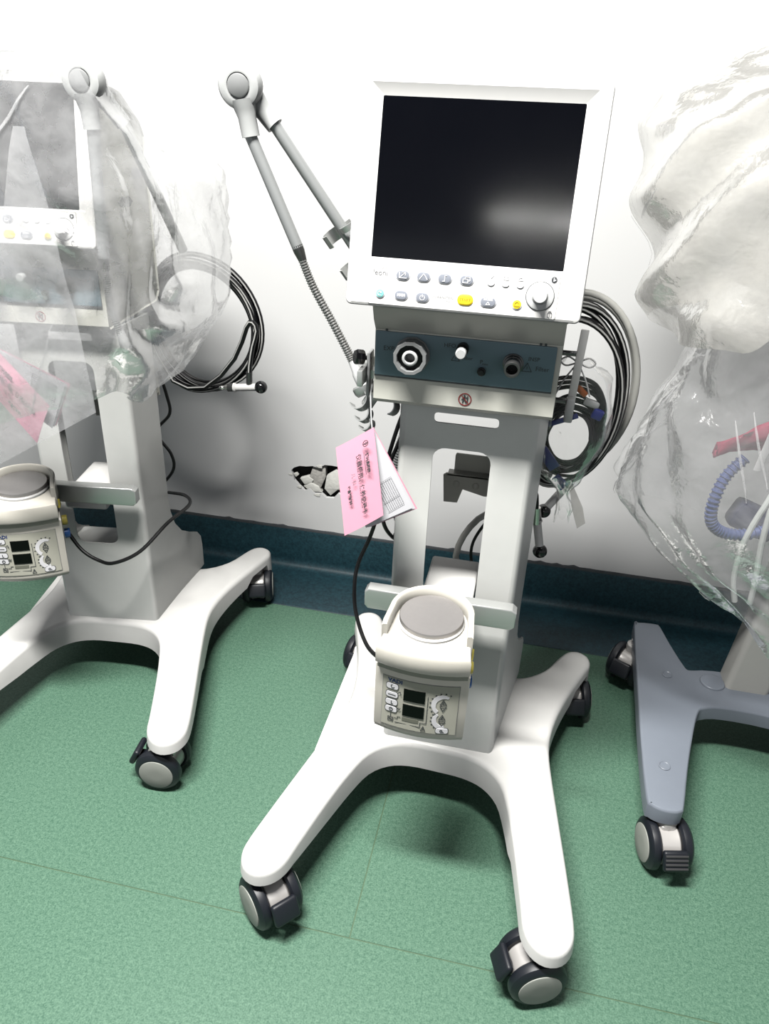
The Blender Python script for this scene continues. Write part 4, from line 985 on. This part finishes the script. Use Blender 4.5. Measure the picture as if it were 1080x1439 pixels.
# ------------------------------------------------------------------ plastic bags
def lerp_hem(tab):
    tab = sorted(tab)
    def h(a):
        d = math.degrees(a) % 360; T = tab + [(tab[0][0] + 360, tab[0][1])]
        if d < T[0][0]: d += 360
        for (a0, z0), (a1, z1) in zip(T[:-1], T[1:]):
            if a0 <= d <= a1:
                t = (d - a0) / (a1 - a0); t = t * t * (3 - 2 * t); return z0 * (1 - t) + z1 * t
        return tab[0][1]
    return h
org = V(-.95, 1.5, 1.0)
b1 = thing('plastic_bag', org, 'clear crinkled plastic bag draped over the head of the left ventilator', 'plastic bag')
bm = bag_mesh([(1.436, -1.22, -.765, 1.245, 1.62), (1.37, -1.26, -.745, 1.225, 1.68), (1.30, -1.28, -.715, 1.22, 1.72), (1.23, -1.30, -.682, 1.215, 1.74), (1.10, -1.32, -.672, 1.205, 1.745), (.99, -1.33, -.685, 1.20, 1.745), (.88, -1.33, -.745, 1.195, 1.74), (.76, -1.33, -.82, 1.19, 1.72), (.66, -1.33, -.9, 1.19, 1.70)],
              lerp_hem([(0, .80), (50, .86), (130, .85), (200, .72), (235, .68), (265, .77), (290, .84), (325, .86)]), seed=2, amp=.011, sc=7.0, apex=(-.98, 1.42, 1.452), fold=.012, nfold=15, p=.6)
bag_obj(bm, 'film', FILML, b1, org)
# folded-over front flap of the same bag
bm = bmesh.new(); n = 36; Gd = []
for i in range(n + 1):
    row = []
    for j in range(n + 1):
        s, t = i / n, j / n      # s down, t across
        zl = 1.33 - .62 * s; xl_ = -.835 - .115 * min(1, s * 2.2) - .12 * max(0, s - .35); xr_ = -.815 + .04 * s
        z0 = zl + (t * .15 * s)
        p = V(xl_ * (1 - t) + xr_ * t, 1.178, z0)
        row.append(bm.verts.new(p + V(0, crumple(p, .010, 11, 5), 0)))
    Gd.append(row)
for i in range(n):
    for j in range(n): bm.faces.new((Gd[i][j], Gd[i + 1][j], Gd[i + 1][j + 1], Gd[i][j + 1])).smooth = True
bag_obj(bm, 'front_flap', FILML, b1, org)
org = V(.5, 1.55, 1.0)
b2 = thing('plastic_bag', org, 'milky plastic bag over the upper part of the right trolley', 'plastic bag')
bm = bag_mesh([(1.60, .52, .92, 1.56, 1.72), (1.53, .33, .96, 1.50, 1.76), (1.47, .23, .97, 1.45, 1.78), (1.42, .155, .98, 1.41, 1.80), (1.37, .125, .98, 1.38, 1.80), (1.26, .146, .98, 1.35, 1.80), (1.17, .185, .98, 1.335, 1.80), (1.08, .192, .98, 1.33, 1.79), (1.02, .235, .98, 1.33, 1.78)],
              lerp_hem([(180, 1.03), (205, 1.02), (230, 1.035), (255, 1.12), (285, 1.22), (0, 1.30), (150, 1.04)]), seed=6, amp=.0045, sc=6.5, apex=(.70, 1.64, 1.615), fold=.016, nfold=7, p=.95, zf=-5.0, soft=True, na=140, nt=80)
bag_obj(bm, 'film', FILMM, b2, org)
b3 = thing('plastic_bag', org, 'clear crinkled plastic bag hanging low around the right trolley column', 'plastic bag')
bm = bag_mesh([(1.12, .34, .93, 1.37, 1.73), (1.05, .300, .95, 1.35, 1.74), (.94, .282, .97, 1.335, 1.75), (.86, .250, .97, 1.325, 1.75), (.78, .222, .98, 1.32, 1.75), (.70, .205, .98, 1.315, 1.75), (.62, .262, .98, 1.315, 1.74), (.54, .355, .98, 1.32, 1.73), (.45, .43, .98, 1.33, 1.72), (.34, .56, .98, 1.34, 1.70)],
              lerp_hem([(180, .665), (200, .62), (222, .50), (245, .38), (270, .33), (0, .40), (120, .55), (150, .62)]), seed=11, amp=.011, sc=8, fold=.012, nfold=15, p=.85)
bag_obj(bm, 'film', FILM, b3, org)

# pressed fold lines of the bags: narrow pale film strips added as crease highlights
def fold_highlights(parent, name_src, org, seeds, mt, n=16, length=(.12, .4), front_only=True, width=.0024):
    src = name_src.data; rnd = random.Random(seeds); M = MB()
    from mathutils.bvhtree import BVHTree
    vs = [v.co + Vector(org) for v in src.vertices]; tree = BVHTree.FromPolygons(vs, [p.vertices[:] for p in src.polygons])
    made = 0; tries = 0
    while made < n and tries < 400:
        tries += 1
        p = vs[rnd.randrange(len(vs))].copy(); c = sum(vs, V(0, 0, 0)) / len(vs) if made == 0 and tries == 1 else cen[0]
        if tries == 1: cen = [c]
        if front_only and p.y > cen[0].y: continue
        ang = rnd.gauss(pi / 2, .55); L = rnd.uniform(*length); st = 14
        d = V(cos(ang), 0, -abs(sin(ang))); path = []
        for k in range(st):
            q = p + d * (L * k / st) + V(0, 0, 0)
            hit, nn, idx, dist = tree.find_nearest(q)
            if hit is None or dist > .05: break
            out = (hit - cen[0]); out.z = 0; out.normalize()
            path.append((hit + out * .0035, nn)); p = p + (hit - q) * .5
        if len(path) < 6: continue
        LL = []
        for k, (q, nn) in enumerate(path):
            t = (path[min(k + 1, len(path) - 1)][0] - path[max(k - 1, 0)][0]).normalized(); sd = t.cross(nn).normalized() * width * (.35 + .65 * sin(pi * k / (len(path) - 1)))
            up = t.cross(sd).normalized() * .0006
            LL.append([q - sd, q + up, q + sd, q - up * .2])
        M.loops(LL); made += 1
    if made:
        o = M.build('fold_highlights', mt, parent, org, sharp=60); o['kind'] = 'stuff'
FOLD = film('fold_highlight_film', (0.92, 0.92, 0.93), 0.26, 0.12)
for par, sd, n in ((b1, 3, 7), (b2, 5, 8), (b3, 8, 18)):
    fold_highlights(par, [c for c in par.children if c.name.startswith('film')][0], par.location, sd, FOLD, n)
card2 = copy_tree(cardt); card2.location = (-1.035, 1.262, .93); card2.rotation_euler = (radians(-8), radians(-35), radians(12)); card2['label'] = 'pink card showing blurred through the bag over the left ventilator'

for o in bpy.data.objects:
    nm = o.name.split('.')[0]
    if nm in ('key_symbol', 'latch', 'warning_mark', 'button_symbol', 'indicator_symbol', 'label_lines', 'level_mark', 'lock_symbol', 'sign_pictogram', 'emblem', 'side_emblem', 'alarm_symbol', 'lettering'): o['kind'] = 'stuff'
